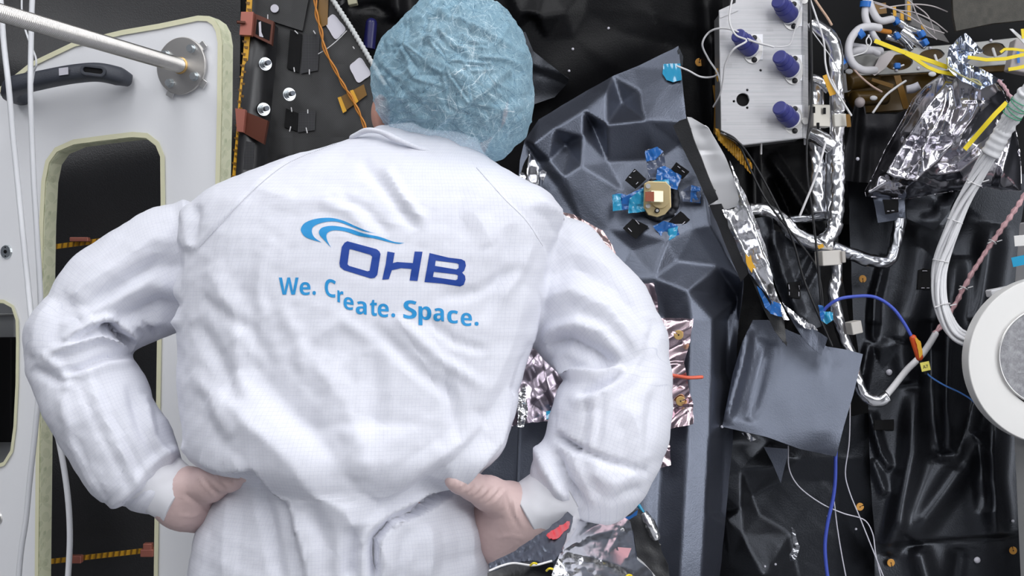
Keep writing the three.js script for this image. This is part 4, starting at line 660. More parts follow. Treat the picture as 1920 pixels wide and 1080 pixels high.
  clamp([[452, 22], [475, 22], [471, 66], [449, 65]], [[474, 24], [513, 40], [509, 84], [472, 66]], [[482, 36], [508, 46], [505, 76], [479, 63]]);
  clamp([[441, 203], [460, 205], [456, 248], [444, 246]], [[457, 208], [502, 226], [494, 270], [454, 248]], null);
  mesh('clamp_screw', aimed(new THREE.CylinderGeometry(.003, .003, .016, 10), P(452, 42, z0 + .07), V3(-1, 0, .4)), M.copperDark, t);
  // wires
  const ow = thing('orange_wire_pair', 'twisted orange wire pair running down the carbon panel behind the cap', 'wire');
  const base = [[588, -40], [591, 0], [594, 30], [602, 58], [608, 90], [628, 130], [644, 160], [657, 180], [670, 205], [682, 232], [690, 262]];
  for (const k of [0, 1]) mesh('strand', wire(base.flatMap(([x, y], i) => [[x + (i % 2 === k ? 2.2 : -2.2), y, z0 + .018 + (i % 2 === k ? .002 : -.001)]]), .0019, 90, 7), M.orangeWire, ow);
  single('white_thread', wire([[597, 101, z0 + .012], [612, 92, z0 + .014], [632, 76, z0 + .011], [650, 58, z0 + .009]], .0009, 30, 6), M.wireWhite, 'short white thread stuck across the orange wires', 'thread');
}
// ---------- centre: black film blankets, sensor, flap, foils ----------
const foilFlat = phys(new THREE.Color(.82, .83, .85), .2, { metalness: 1, flatShading: true });
const foilDark = phys(new THREE.Color(.4, .41, .44), .24, { metalness: 1 });
function grommet(t, px, py, z, mat = M.grommet, r = .0078) {
  const p = P(px, py, z), a = hash3(px | 0, py | 0, 1) * 6, s = new THREE.Shape(); s.absarc(0, 0, r, a + .25, a + Math.PI * 2 - .25, false); s.absarc(0, 0, r * .22, a + Math.PI * 2 - .6, a + .6, true);
  const g = new THREE.ExtrudeGeometry(s, { depth: .0016, bevelEnabled: true, bevelSize: .0006, bevelThickness: .0006, bevelSegments: 2, curveSegments: 20 }); g.rotateY(.1); g.translate(p.x, p.y, p.z);
  const m = mesh('grommet', g, mat, t); mesh('pin', new THREE.SphereGeometry(r * .2, 8, 6).translate(p.x, p.y, p.z + .002), M.wireBlack, m); return m;
}
function stud(t, px, py, z, r = .006) { const p = P(px, py, z); return mesh('button', new THREE.SphereGeometry(r, 16, 8, 0, 7, 0, 1.5).rotateX(Math.PI / 2).translate(p.x, p.y, p.z), M.sticker, t, 'small pale button'); }
function velcroPad(t, pts, z, staples = []) { const m = mesh('hook_patch', sheet(rough(pts, 9, 1.2, pts[0][0] | 0), z, 8, .003), M.velcro, t, 'black hook patch'); if (staples.length) { const zz = (x, y) => (typeof z === 'function' ? z(x, y) : z) + .002, gs = staples.map(([x, y, dx, dy]) => wire([[x, y, zz(x, y)], [x + dx, y + dy, zz(x + dx, y + dy)]], .0008, 3, 5)); mesh('staple', mergeGeometries(gs), M.sticker, m); } return m; }
function blanket(name, label, outline, folds, z0, o = {}) {
  const F = prepFolds(folds), t = thing(name, label, 'blanket');
  const zf = (x, y) => z0 + foldHeight(F, x, y) + (o.cr ?? .004) * crumple(x / 960, y / 960, o.cf ?? 7, o.seed ?? 1, 4) + (o.lo ?? .01) * noise(x / (o.ls ?? 190), y / (o.ls ?? 190), o.seed ?? 1) + (o.z ? o.z(x, y) : 0);
  mesh('film', sheet(o.smooth ? outline : rough(outline, 26, 1.6, o.seed ?? 1), zf, o.cell ?? 6, .0015), o.mat ?? M.film, t);
  t.userData.zf = undefined; return [t, zf];
}
const lift = (zf, x, y, e = .004) => zf(x, y) + e;
{
  // black blanket at the top
  const F1 = facetField([[940, -60, 0], [962, -40, 0], [975, -50, 4], [977, 24, 26], [996, -20, 0], [1000, 34, 0], [1010, -36, 6], [1011, 30, 30], [1026, -30, 0], [955, 70, 0], [1024, 74, 0], [1110, -50, 0], [1060, 24, 14], [1076, 70, 0], [1100, 20, 0], [700, -60, 0], [700, 400, 0], [1300, -60, 6], [1250, 40, 8], [1300, 90, 0], [1340, 60, 16], [1300, 400, 0], [1320, 240, 12], [1160, 60, 0], [1200, 20, 8]]);
  const [b1, z1] = blanket('black_blanket', 'black film blanket hanging behind the cap, with orange grommets and white dots', [[624, -70], [1356, -70], [1350, 200], [1338, 440], [960, 560], [760, 330], [722, 180], [690, 110], [640, 24]], [
    ['r', [[1020, 180], [1120, 110], [1240, 60]], .01, 46], ['r', [[1320, -60], [1330, 60], [1340, 300]], .03, 20], ['t', [[1330, 70], [1350, 110]], .01, 10],
    ['r', [[735, -60], [745, 40]], .03, 18], ['t', [[655, 20], [700, 10], [740, 30]], -.01, 8],
  ], -.86, { seed: 3, cr: .003, cf: 6, lo: .003, mat: M.filmBlack, z: (x, y) => -.07 * y / 440 + F1(x, y) });
  grommet(b1, 1311, 117, lift(z1, 1311, 117)); grommet(b1, 1001, 155, lift(z1, 1001, 155, .02)); for (const [x, y] of [[1074, 92], [1067, 133], [1141, 53]]) stud(b1, x, y, lift(z1, x, y, .001), .0028);
  mesh('folded_corner', sheet([[985, 60], [1000, 96], [1066, 148], [1064, 156], [1040, 182], [1000, 196], [960, 210], [960, 60]], (x, y) => -.845 + .012 * sstep(1066, 980, x) + - .014 * sstep(120, 136, y - (x - 1000) * .34) + .004 * noise(x / 30, y / 30), 5, .002), M.film, b1, 'folded corner of black film');
  single('blue_cap_plug', (() => { const p = P(694, 68, -.835); const g = mergeGeometries([new THREE.CylinderGeometry(.0115, .0125, .05, 20), new THREE.SphereGeometry(.0115, 20, 8, 0, 7, 0, 1.57).translate(0, .025, 0)].map((q) => q.toNonIndexed())); g.rotateZ(-.1); g.translate(p.x, p.y, p.z); return g; })(), std(new THREE.Color(.012, .012, .09), .3), 'dark blue plug on the black film just left of the cap', 'plug');
  { const t = thing('cable_connector', 'beige connector with black wires at the top edge, left of the cap', 'connector'); const p = P(660, -2, -.82); mesh('housing', box(.018, .026, .02, .002).rotateZ(.2).translate(p.x, p.y, p.z), std(new THREE.Color(.42, .4, .28), .5), t); const q = P(640, 2, -.822); mesh('wire_tail', mergeGeometries([0, 1, 2, 3].map((i) => wire([[648, -6 + i * 3, -.82], [638, 4 + i * 2, -.815], [628 + i * 2, -4 + i * 5, -.825]], .0022, 12, 6))), M.wireBlack, t); void q; }

  // big grey-black blanket in the middle
  const F2 = soften(facetField([[984, 262, 0], [1010, 224, 0], [1100, 170, 0], [1150, 142, -4], [1188, 126, 0], [1272, 86, 2], [1000, 272, 24], [1040, 242, 26], [1095, 208, 24], [1138, 172, 18], [1010, 302, -8], [1060, 272, -10], [1112, 238, -8], [1165, 194, -6], [1200, 170, 18], [1230, 186, 26], [1284, 214, 36], [1272, 132, 12], [1205, 206, 30], [1138, 234, 30], [1212, 226, 38], [1290, 230, 40], [1140, 304, 6], [1230, 300, 8], [1272, 272, 16], [1094, 256, 16], [1068, 284, -4], [1090, 312, 24], [1058, 332, 20], [1014, 312, -4], [1046, 350, 6], [1006, 372, -2], [1030, 300, 8],
    [1236, 374, 22], [1170, 360, 18], [1140, 430, 10], [1205, 438, 20], [1300, 430, 26], [1288, 330, 22], [1312, 300, 30], [1186, 470, 6], [1250, 452, 30], [1332, 424, 34], [1346, 500, 8], [1226, 520, 24], [1150, 524, 8], [1290, 546, 34], [1100, 440, 4], [1060, 430, 0], [1270, 490, 10], [1205, 566, 10], [1296, 600, 26], [1338, 600, 14], [1362, 600, -66], [1248, 600, 6], [1190, 600, 14], [1294, 700, 26], [1336, 700, 14], [1360, 700, -66], [1246, 700, 6], [1188, 700, 14], [1290, 820, 26], [1332, 820, 14], [1356, 820, -66], [1242, 820, 6], [1184, 820, 14], [1282, 960, 26], [1324, 960, 14], [1348, 960, -66], [1234, 960, 6], [1176, 960, 14], [1272, 1120, 26], [1314, 1120, 14], [1338, 1120, -66], [1224, 1120, 6], [1166, 1120, 14], [1100, 640, 4], [1385, 560, -60], [1386, 760, -90], [1380, 1000, -90], [1392, 524, 0], [1360, 470, 20]]), 2.5);
  const [b2, z2] = blanket('grey_blanket', 'large grey-black film blanket in the middle, folded along its slanted top, carrying the small sensor', [[975, 300], [984, 262], [1010, 224], [1100, 170], [1150, 142], [1200, 122], [1262, 92], [1272, 86], [1277, 130], [1282, 180], [1287, 225], [1312, 300], [1336, 378], [1366, 450], [1394, 524], [1385, 600], [1380, 700], [1372, 850], [1358, 1000], [1345, 1130], [860, 1130], [880, 700], [960, 480]], [
    ['r', [[1220, 600], [1216, 800], [1200, 1100]], .012, 40],
  ], -.78, { seed: 11, cr: .0022, cf: 10, lo: .004, mat: M.filmGrey, cell: 4, z: (x, y) => .2 * sstep(60, 1100, y) + 1.35 * F2(x, y) });
  mesh('lining', sheet([[1270, 94], [1274, 90], [1281, 106], [1280, 122], [1276, 130]], -.77, 6, .002), M.film, b2);
  // sensor with tape and patches
  {
    const z0 = z2(1236, 380) + .014, t = thing('sensor', 'small gold sensor with a square window, held by blue tape on the blanket', 'sensor');
    const tape = (pts, m, dz, sd, lab) => mesh('tape', sheet(rough(pts, 8, 1.5, sd), (x, y) => z0 + dz + .006 * crumple(x / 960, y / 960, 44, sd, 4) + .005 * facets(x / 960, y / 960, 75, sd), 1.8, .0006), m, t, lab);
    const clearTape = phys(new THREE.Color(.14, .17, .26), .15, { transmission: .35, thickness: 0, clearcoat: .5 });
    tape([[1210, 282], [1232, 276], [1244, 285], [1252, 330], [1216, 334], [1212, 300]], clearTape, .001, 1, 'clear blue tape'); tape([[1209, 284], [1232, 275], [1244, 284], [1228, 300], [1212, 303]], M.blueTape, .005, 2, 'blue tape');
    tape([[1148, 366], [1160, 362], [1175, 366], [1210, 350], [1214, 378], [1180, 392], [1150, 396]], M.blueTape, .003, 3, 'blue tape'); tape([[1180, 372], [1208, 352], [1212, 396], [1178, 400]], M.cyanTape, .006, 4, 'bright blue tape'); tape([[1148, 365], [1164, 363], [1166, 394], [1149, 396]], M.cyanTape, .007, 5);
    tape([[1232, 316], [1246, 311], [1278, 330], [1270, 356], [1255, 352], [1230, 336]], M.blueTape, .004, 6, 'blue tape'); tape([[1222, 340], [1254, 336], [1256, 352], [1226, 348]], M.cyanTape, .009, 7);
    tape([[1276, 360], [1296, 346], [1314, 352], [1312, 380], [1280, 378]], clearTape, .002, 8); tape([[1296, 347], [1314, 350], [1313, 381], [1294, 378]], M.blueTape, .004, 9);
    tape([[1224, 424], [1244, 414], [1270, 422], [1274, 440], [1256, 456], [1240, 444]], M.blueTape, .004, 10, 'blue tape'); tape([[1252, 430], [1272, 424], [1268, 444], [1254, 455]], M.cyanTape, .007, 12);
    for (const [pts, st] of [[[[1172, 338], [1190, 316], [1212, 336], [1192, 354]], [[1188, 322, 3, -2], [1180, 332, 3, 1], [1193, 345, 3, -3]]], [[[1254, 322], [1268, 304], [1293, 322], [1280, 336]], [[1271, 312, 4, 3], [1279, 320, 4, 3]]], [[[1168, 428], [1186, 410], [1216, 424], [1192, 448]], [[1178, 428, 6, 6], [1192, 413, 6, 7]]], [[[1262, 408], [1276, 396], [1294, 412], [1274, 430], [1252, 418]], [[1280, 420, 4, -4], [1262, 404, 4, -3]]]]) velcroPad(t, pts, z0 + .002, st);
    // crumpled black film around, base ring and plate
    mesh('film_collar', (() => { const c = P(1236, 374, z0 + .004); const pos = new THREE.TorusGeometry(.033, .006, 10, 120); pos.translate(c.x, c.y, c.z - .004); return displace(pos, (v) => .008 * crumple(v.x, v.y, 60, 5, 4) - .003); })(), M.film, t, 'crumpled black film collar');
    const plateS = new THREE.Shape(); const L = [[1209, 345], [1216, 341], [1248, 342], [1256, 350], [1257, 388], [1246, 401], [1232, 406], [1216, 402], [1208, 388]].map(([x, y]) => { const q = P(x, y, z0 + .02); return new THREE.Vector2(q.x, q.y); }); plateS.setFromPoints(L);
    const pg = new THREE.ExtrudeGeometry(plateS, { depth: .006, bevelEnabled: true, bevelSize: .0014, bevelThickness: .0014, bevelSegments: 3 }); pg.translate(0, 0, z0 + .014); const plate = mesh('plate', pg, std(new THREE.Color(.75, .6, .33), .3, { metalness: .75 }), t, 'gold plate');
    const q = P(1237, 374, z0 + .02); mesh('boss', new THREE.CylinderGeometry(.0165, .0175, .01, 32).rotateX(Math.PI / 2).translate(q.x, q.y, q.z + .002), plate.material, plate);
    const k = P(1228, 369, z0 + .03); const blk = mesh('window_block', box(.026, .021, .016, .001).rotateY(.42).translate(k.x, k.y, k.z + .004), std(new THREE.Color(.8, .72, .5), .35, { metalness: .3 }), plate, 'cream block'); const kk = P(1217.5, 369, z0 + .04); mesh('window', box(.0165, .018, .002, .0006).rotateY(-.12).translate(kk.x, kk.y, kk.z + .005), std(new THREE.Color(.33, .1, .06), .3), plate, 'red-brown square window'); void blk;
    for (const [x, y, m] of [[1215, 349, M.steel], [1215, 386, M.steel], [1232, 395, M.black]]) { const s = P(x, y, z0 + .026); mesh('screw', new THREE.CylinderGeometry(.0045, .0045, .005, 16).rotateX(Math.PI / 2).translate(s.x, s.y, s.z), m, plate); }
    mesh('screw_head', new THREE.CylinderGeometry(.003, .003, .006, 6).rotateX(Math.PI / 2).translate(P(1232, 395, z0 + .027).x, P(1232, 395, z0 + .027).y, z0 + .027), M.steel, plate);
  }
  single('blue_tape', sheet(rough([[1244, 120], [1276, 119], [1278, 150], [1262, 154], [1250, 150], [1242, 138]], 9, 1.5, 4), (x, y) => lift(z2, x, y, .004) + .004 * crumple(x / 960, y / 960, 36, 2, 4), 2.5, .0006), M.cyanTape, 'bright blue tape square at the top right corner of the grey blanket', 'tape');
  // silver strip by the cap
  single('silver_pleat', sheet(rough([[994, 286], [1012, 316], [1024, 322], [1016, 350], [1004, 372], [972, 362], [970, 342], [980, 312]], 10, 2, 2), (x, y) => -.71 + .02 * crumple(x / 960, y / 960, 40, 4, 4) + .012 * Math.sin(x / 3.4 + y / 26), 2, .001), M.foil, 'pleated silver foil strip beside the shoulder, below the cap', 'foil');
  // long flap with silver inside
  {
    const t = thing('blanket_flap', 'long peeled back blanket flap, dark outside and silver inside, right of the sensor', 'flap');
    const za = (x, y) => -.655 + .0004 * (x - 1262 - (y - 236) * .45) + .003 * noise(x / 40, y / 40, 3);
    mesh('outer_strip', sheet(rough([[1262, 236], [1274, 226], [1288, 222], [1300, 260], [1328, 330], [1346, 372], [1330, 384], [1306, 330], [1284, 286]], 18, 1.2, 1), za, 6, .003), M.filmMatte, t, 'dark grey outer film'); mesh('outer_strip', sheet(rough([[1330, 385], [1352, 382], [1372, 430], [1400, 500], [1402, 514], [1389, 528], [1362, 464]], 18, 1.2, 2), za, 6, .003), M.filmMatte, t, 'dark grey outer film');
    mesh('white_lining', sheet([[1288, 219], [1296, 220], [1328, 240], [1358, 290], [1374, 330], [1386, 372], [1384, 386], [1366, 392], [1340, 392], [1328, 386], [1347, 374], [1328, 330], [1300, 258]], (x, y) => -.662 + .02 * sstep(0, 60, x - 1290 - (y - 230) * .36) + .0016 * noise(x / 18, y / 18) + .004 * facets(x / 960, y / 960, 20, 4), 4, .002), M.foilWhite, t, 'smooth pale lining');
    const Ff = prepFolds([['t', [[1360, 395], [1400, 480], [1460, 590]], .012, 8], ['t', [[1385, 400], [1425, 490], [1470, 570]], -.01, 7], ['t', [[1375, 330], [1412, 420], [1450, 520]], .012, 7]]);
    mesh('silver_lining', sheet(rough([[1368, 300], [1384, 336], [1412, 400], [1438, 470], [1452, 540], [1466, 572], [1480, 600], [1470, 600], [1432, 545], [1404, 512], [1380, 455], [1354, 393], [1376, 392], [1386, 374], [1376, 330]], 12, 3, 5), (x, y) => -.65 + .014 * crumple((x + y * .3) / 960, (y - x * .3) / 2400, 40, 6, 5) + .006 * facets(x / 960, y / 960, 60, 3) + foldHeight(Ff, x, y), 2.4, .001), M.foil, t, 'crumpled silver lining');
    mesh('star_tape', sheet([[1398, 476], [1404, 482], [1408, 478], [1410, 490], [1418, 504], [1412, 502], [1410, 512], [1402, 500], [1399, 492]], -.625, 4, .001), M.kaptonSolid, t, 'torn orange tape');
    mesh('film_point', sheet(rough([[1404, 512], [1432, 546], [1468, 588], [1472, 618], [1476, 650], [1452, 620], [1436, 588], [1420, 548]], 14, 1.2, 6), (x, y) => -.655 + .006 * noise(x / 20, y / 20, 7), 5, .002), M.filmMatte, t); mesh('film_point', sheet(rough([[1468, 570], [1496, 598], [1526, 616], [1552, 634], [1540, 667], [1510, 640], [1490, 610]], 12, 1.5, 7), (x, y) => -.65 + .012 * crumple(x / 960, y / 960, 14, 4, 4), 4, .002), M.filmGrey, t); mesh('silver_edge', sheet(rough([[1466, 566], [1498, 594], [1528, 612], [1534, 620], [1510, 616], [1484, 594]], 7, 2, 8), (x, y) => -.638 + .012 * crumple(x / 960, y / 960, 50, 4, 4), 2.2, .001), M.foil, t);
    const tp = (pts, m, s) => mesh('blue_tape', sheet(rough(pts, 8, 1.6, s), (x, y) => -.636 + .006 * crumple(x / 960, y / 960, 40, s, 4), 2.4, .0008), m, t, 'blue tape'); tp([[1419, 536], [1426, 542], [1446, 574], [1446, 588], [1434, 576]], M.blueTape, 3); tp([[1446, 564], [1464, 570], [1466, 594], [1444, 588]], M.blueTape, 4);
  }
  // foils seen past the right arm
  const pink = (name, label, pts, z, sd, mat = M.foilPink) => { const t = thing(name, label, 'foil'); const zf = (x, y) => z2(Math.min(x, 1300), y) + z + .016 * crumple(x / 960, y / 960, 16, sd, 5) + .010 * facets(x / 960, y / 960, 24, sd); mesh('film', sheet(rough(pts, 12, 2, sd), zf, 2.6, .001), mat, t); return [t, zf]; };
  const [pk, pz] = pink('pink_foil', 'pinkish crumpled foil sheet with two gold grommets right of the elbow', [[1200, 600], [1258, 596], [1300, 598], [1294, 640], [1282, 680], [1292, 730], [1300, 760], [1300, 795], [1246, 806], [1200, 812]], .03, 3);
  grommet(pk, 1272, 628, lift(pz, 1272, 628, .006), M.brass, .008); grommet(pk, 1276, 752, lift(pz, 1276, 752, .006), M.brass, .008);
  pink('pink_foil', 'small pinkish foil corner hanging below the grommeted pink foil', [[1190, 790], [1254, 806], [1258, 872], [1222, 880], [1180, 884]], .012, 7); pink('pink_foil', 'narrow pinkish foil tip showing above the right elbow', [[1170, 534], [1226, 530], [1232, 556], [1236, 600], [1180, 600]], .012, 9);
  const gapM = phys(new THREE.Color(.42, .36, .43), .22, { metalness: 1 });
  const [gp, pz2] = pink('purple_foil', 'purplish grey foil seen through the gap between torso and right arm', [[960, 640], [1030, 640], [1090, 700], [1090, 790], [1020, 790], [972, 796], [958, 800]], .06, 5, gapM); mesh('blue_edge', sheet([[1024, 771], [1050, 768], [1052, 786], [1024, 786]], (x, y) => pz2(x, y) + .03, 6, .001), M.cyanTape, gp, 'teal tape edge'); for (const [x, y] of [[1066, 726], [1072, 744]]) mesh('slot_trim', wire([[x - 10, y + 2, pz2(x, y) + .02], [x, y - 1, pz2(x, y) + .022], [x + 14, y - 2, pz2(x, y) + .02]], .003, 14, 6), M.copperDark, gp);
  single('silver_edge', sheet(rough([[972, 740], [984, 720], [990, 770], [982, 802], [970, 800]], 8, 2, 3), (x, y) => z2(x, y) + .1 + .02 * crumple(x / 960, y / 960, 40, 9, 4), 2.2, .001), M.foil, 'crinkled silver foil edge in the gap beside the torso', 'foil');
  const [mf, mz] = pink('multicolour_foil', 'crinkled pink and dark foil showing above the right shoulder', [[1040, 396], [1075, 402], [1100, 416], [1130, 432], [1148, 460], [1164, 498], [1150, 520], [1060, 470]], .04, 13, phys(new THREE.Color(.5, .36, .36), .2, { metalness: 1 })); mesh('yellow_tab', sheet([[1108, 464], [1118, 470], [1126, 486], [1114, 480]], mz(1116, 474) + .014, 6, .001), M.yellow, mf); mesh('dark_film', sheet([[1118, 452], [1148, 470], [1166, 500], [1140, 492], [1124, 476]], mz(1140, 478) + .016, 6, .001), M.filmGrey, mf);
  single('cable_tie', wire([[1240, 701, z2(1262, 704) + .06], [1262, 704, z2(1262, 704) + .064], [1290, 708, z2(1290, 708) + .06], [1316, 707, z2(1290, 708) + .055]], .0032, 24, 6), std(new THREE.Color(.85, .16, .09), .35), 'bright red-orange cable tie tail sticking out beside the pink foil', 'cable tie');
  single('support_rod', wire([[975, 790, z2(975, 790) + .03], [973, 860, z2(973, 860) + .02], [970, 940, z2(970, 940) + .012]], .0035, 10, 8), M.filmGrey, 'dark vertical rod in the gap beside the right hand', 'rod');
  // silver foil hood at the bottom in front of the wrist
  {
    const t = thing('foil_hood', 'crumpled silver foil hood with black taped rim below the right hand', 'foil');
    const Fh = prepFolds([['t', [[1052, 1034], [1100, 1004], [1166, 992]], .022, 10], ['t', [[1052, 1034], [1120, 1046], [1200, 1074]], .016, 10], ['t', [[1052, 1034], [1090, 980], [1130, 966]], .02, 10], ['t', [[1052, 1034], [1038, 1060], [1030, 1090]], .018, 9], ['t', [[1054, 1036], [1062, 1070], [1076, 1100]], .014, 8], ['t', [[1166, 992], [1180, 972]], .02, 9], ['t', [[1166, 992], [1192, 990]], .012, 8], ['t', [[1166, 992], [1150, 1020], [1140, 1040]], .014, 8], ['t', [[1168, 990], [1140, 968]], .014, 8], ['t', [[1060, 1044], [1150, 1066], [1190, 1092]], -.016, 7], ['t', [[1080, 1012], [1130, 975]], -.016, 6]]);
    const zh = (x, y) => lerp(.16, -.30, sstep(1010, 1270, x + (1000 - y) * .7)) + .11 * sstep(960, 1090, y);
    mesh('silver_film', sheet(rough([[1072, 962], [1084, 956], [1110, 968], [1172, 970], [1182, 978], [1188, 1010], [1192, 1046], [1222, 1072], [1240, 1120], [1000, 1130], [1034, 1082], [1050, 1036], [1062, 1010]], 10, 2, 4), (x, y) => zh(x, y) + foldHeight(Fh, x, y) + .014 * crumple(x / 960, y / 960, 46, 8, 5) + .009 * facets(x / 960, y / 960, 80, 3), 1.8, .001), phys(new THREE.Color(.95, .95, .97), .25, { metalness: 1 }), t, 'shiny crumpled silver film');
    mesh('black_rim', sheet(rough([[917, 1056], [960, 1036], [992, 1014], [1024, 994], [1056, 968], [1066, 958], [1076, 964], [1072, 984], [1062, 1012], [1050, 1038], [1038, 1052], [1016, 1056], [1000, 1050], [960, 1056], [917, 1072]], 8, 2.4, 5), (x, y) => zh(x, y) + .008 + .012 * crumple(x / 960, y / 960, 44, 5, 5) + .006 * facets(x / 960, y / 960, 100, 5), 1.8, .0012), M.filmGrey, t, 'black crumpled tape rim'); mesh('red_tape', sheet(rough([[1024, 1004], [1036, 994], [1054, 984], [1070, 974], [1064, 992], [1044, 1010], [1030, 1010]], 4, 3.4, 6), (x, y) => zh(x, y) + .022 + .010 * crumple(x / 960, y / 960, 60, 4, 4), 2, .0006), std(new THREE.Color(.62, .04, .05), .3), t, 'red torn tape');
    mesh('dark_side', sheet([[914, 1074], [960, 1057], [1004, 1052], [1038, 1056], [1034, 1084], [1010, 1120], [930, 1120], [914, 1090]], (x, y) => zh(x, y) - .03 + .004 * noise(x / 20, y / 20), 6, .002), M.filmMatte, t); mesh('rim_thread', wire([[918, 1070, zh(918, 1070) + .022], [940, 1061, zh(940, 1061) + .024], [962, 1056, zh(962, 1056) + .024], [1000, 1060, zh(1000, 1060) + .022], [1034, 1052, zh(1034, 1052) + .024]], .0012, 40, 5), M.wireWhite, t); for (const [x, y] of [[1000, 1056], [1030, 1066], [1178, 1078]]) mesh('yellow_thread', wire([[x - 5, y + 4, zh(x, y) + .03], [x, y, zh(x, y) + .034], [x + 6, y + 1, zh(x, y) + .03]], .0012, 10, 5), M.yellow, t);
    mesh('pink_glint', sheet([[1158, 1026], [1184, 1028], [1174, 1052], [1164, 1044]], zh(1170, 1036) + .024, 4, .0008), std(new THREE.Color(.62, .33, .36), .4), t, 'pinkish tape scrap');
    mesh('grey_side', sheet(rough([[1174, 962], [1200, 955], [1216, 970], [1232, 1010], [1252, 1060], [1262, 1120], [1232, 1110], [1196, 1052], [1188, 1000]], 12, 1.5, 9), (x, y) => -.33 + .003 * noise(x / 20, y / 20), 5, .003), M.filmMatte, t); mesh('blue_edge', sheet(rough([[1160, 972], [1180, 968], [1196, 956], [1194, 966], [1176, 976]], 6, 1.4, 2), -.29, 4, .001), M.blueTape, t); mesh('white_film', sheet([[1194, 1044], [1208, 1056], [1236, 1088], [1250, 1120], [1212, 1110], [1196, 1070]], -.318, 6, .002), M.foilWhite, t);
    mesh('taped_lead', wire([[1198, 948, -.34], [1204, 958, -.335], [1208, 966, -.335]], .0032, 10, 8), M.cyanTape, t, 'teal sleeve'); mesh('foil_tail', (() => { const c = path([[1206, 962, -.335], [1216, 980, -.33], [1226, 1000, -.33], [1230, 1012, -.33]]); return tubeVar(c, 30, 12, (u, a) => .005 + .003 * facets(a, u * 3, 3, 4) + .003 * Math.sin(u * 3), true); })(), M.foil, t);
    mesh('stand', (() => { const c = new THREE.CylinderGeometry(.06, .12, 1.0, 24); const p = P(1120, 1080, -.3); return c.translate(p.x, .5, p.z); })(), M.filmMatte, t);
  }
}
// ---------- right: connector box, foil pipes, bag, bundles, lower blankets, ring ----------
const wr = (name, label, pts, r, m, cat = 'wire', group) => single(name, wire(pts, r, 0, 7), m, label, cat, group);
// pipe wrapped in crumpled foil
function foilPipe(parent, pts, r, seed, m = M.foil, name = 'foil_pipe') { const c = path(pts), L = c.getLength(), sg = Math.max(24, Math.round(L / .0026)); return mesh(name, tubeVar(c, sg, 22, (t, a) => r * (1 + .34 * (facets(a * 1.1 + 3, t * L / .022, 1.2, seed) - .2) + .22 * (crumple(a * 2, t * L / .014, .6, seed, 4) - .5)), true), m, parent); }
function bundle(name, label, cat, pts, n, R, r, m, turns = 1, seed = 1, flat = 1) {
  const t = thing(name, label, cat), c = path(pts), N = Math.max(40, Math.round(c.getLength() / .008)), fr = c.computeFrenetFrames(N, false), q = rng(seed);
  for (let k = 0; k < n; k++) {
    const a0 = k / n * Math.PI * 2 + q() * .6, rr = R * (k % 3 === 2 ? .45 : .95), ph = q() * 6, cp = [];
    for (let i = 0; i <= N; i += 2) { const u = i / N, p = c.getPointAt(u), a = a0 + turns * u * Math.PI * 2 + .3 * Math.sin(u * 11 + ph), R2 = typeof rr === 'number' ? rr * (1 + .15 * Math.sin(u * 17 + ph)) : rr; cp.push(p.clone().addScaledVector(fr.normals[i], Math.cos(a) * R2).addScaledVector(fr.binormals[i], Math.sin(a) * R2 * flat)); }
    mesh('strand', new THREE.TubeGeometry(new THREE.CatmullRomCurve3(cp), N, r * (.85 + .3 * q()), 6), m, t);
  }
  t.userData.curve = undefined; return [t, c, fr, N];
}
function tie(t, c, u, R, r, m, tails = 1) { const p = c.getPointAt(u), d = c.getTangentAt(u); const g = [aimed(new THREE.TorusGeometry(R, r, 6, 20).rotateX(Math.PI / 2), p, d)]; if (tails) for (const s of [-1, 1]) g.push(new THREE.TubeGeometry(new THREE.LineCurve3(p.clone().add(V3(s * R * .7, 0, R)), p.clone().add(V3(s * (R + .006), .003 * s, R + .004))), 2, r, 5)); mesh('lacing_tie', mergeGeometries(g), m, t); }
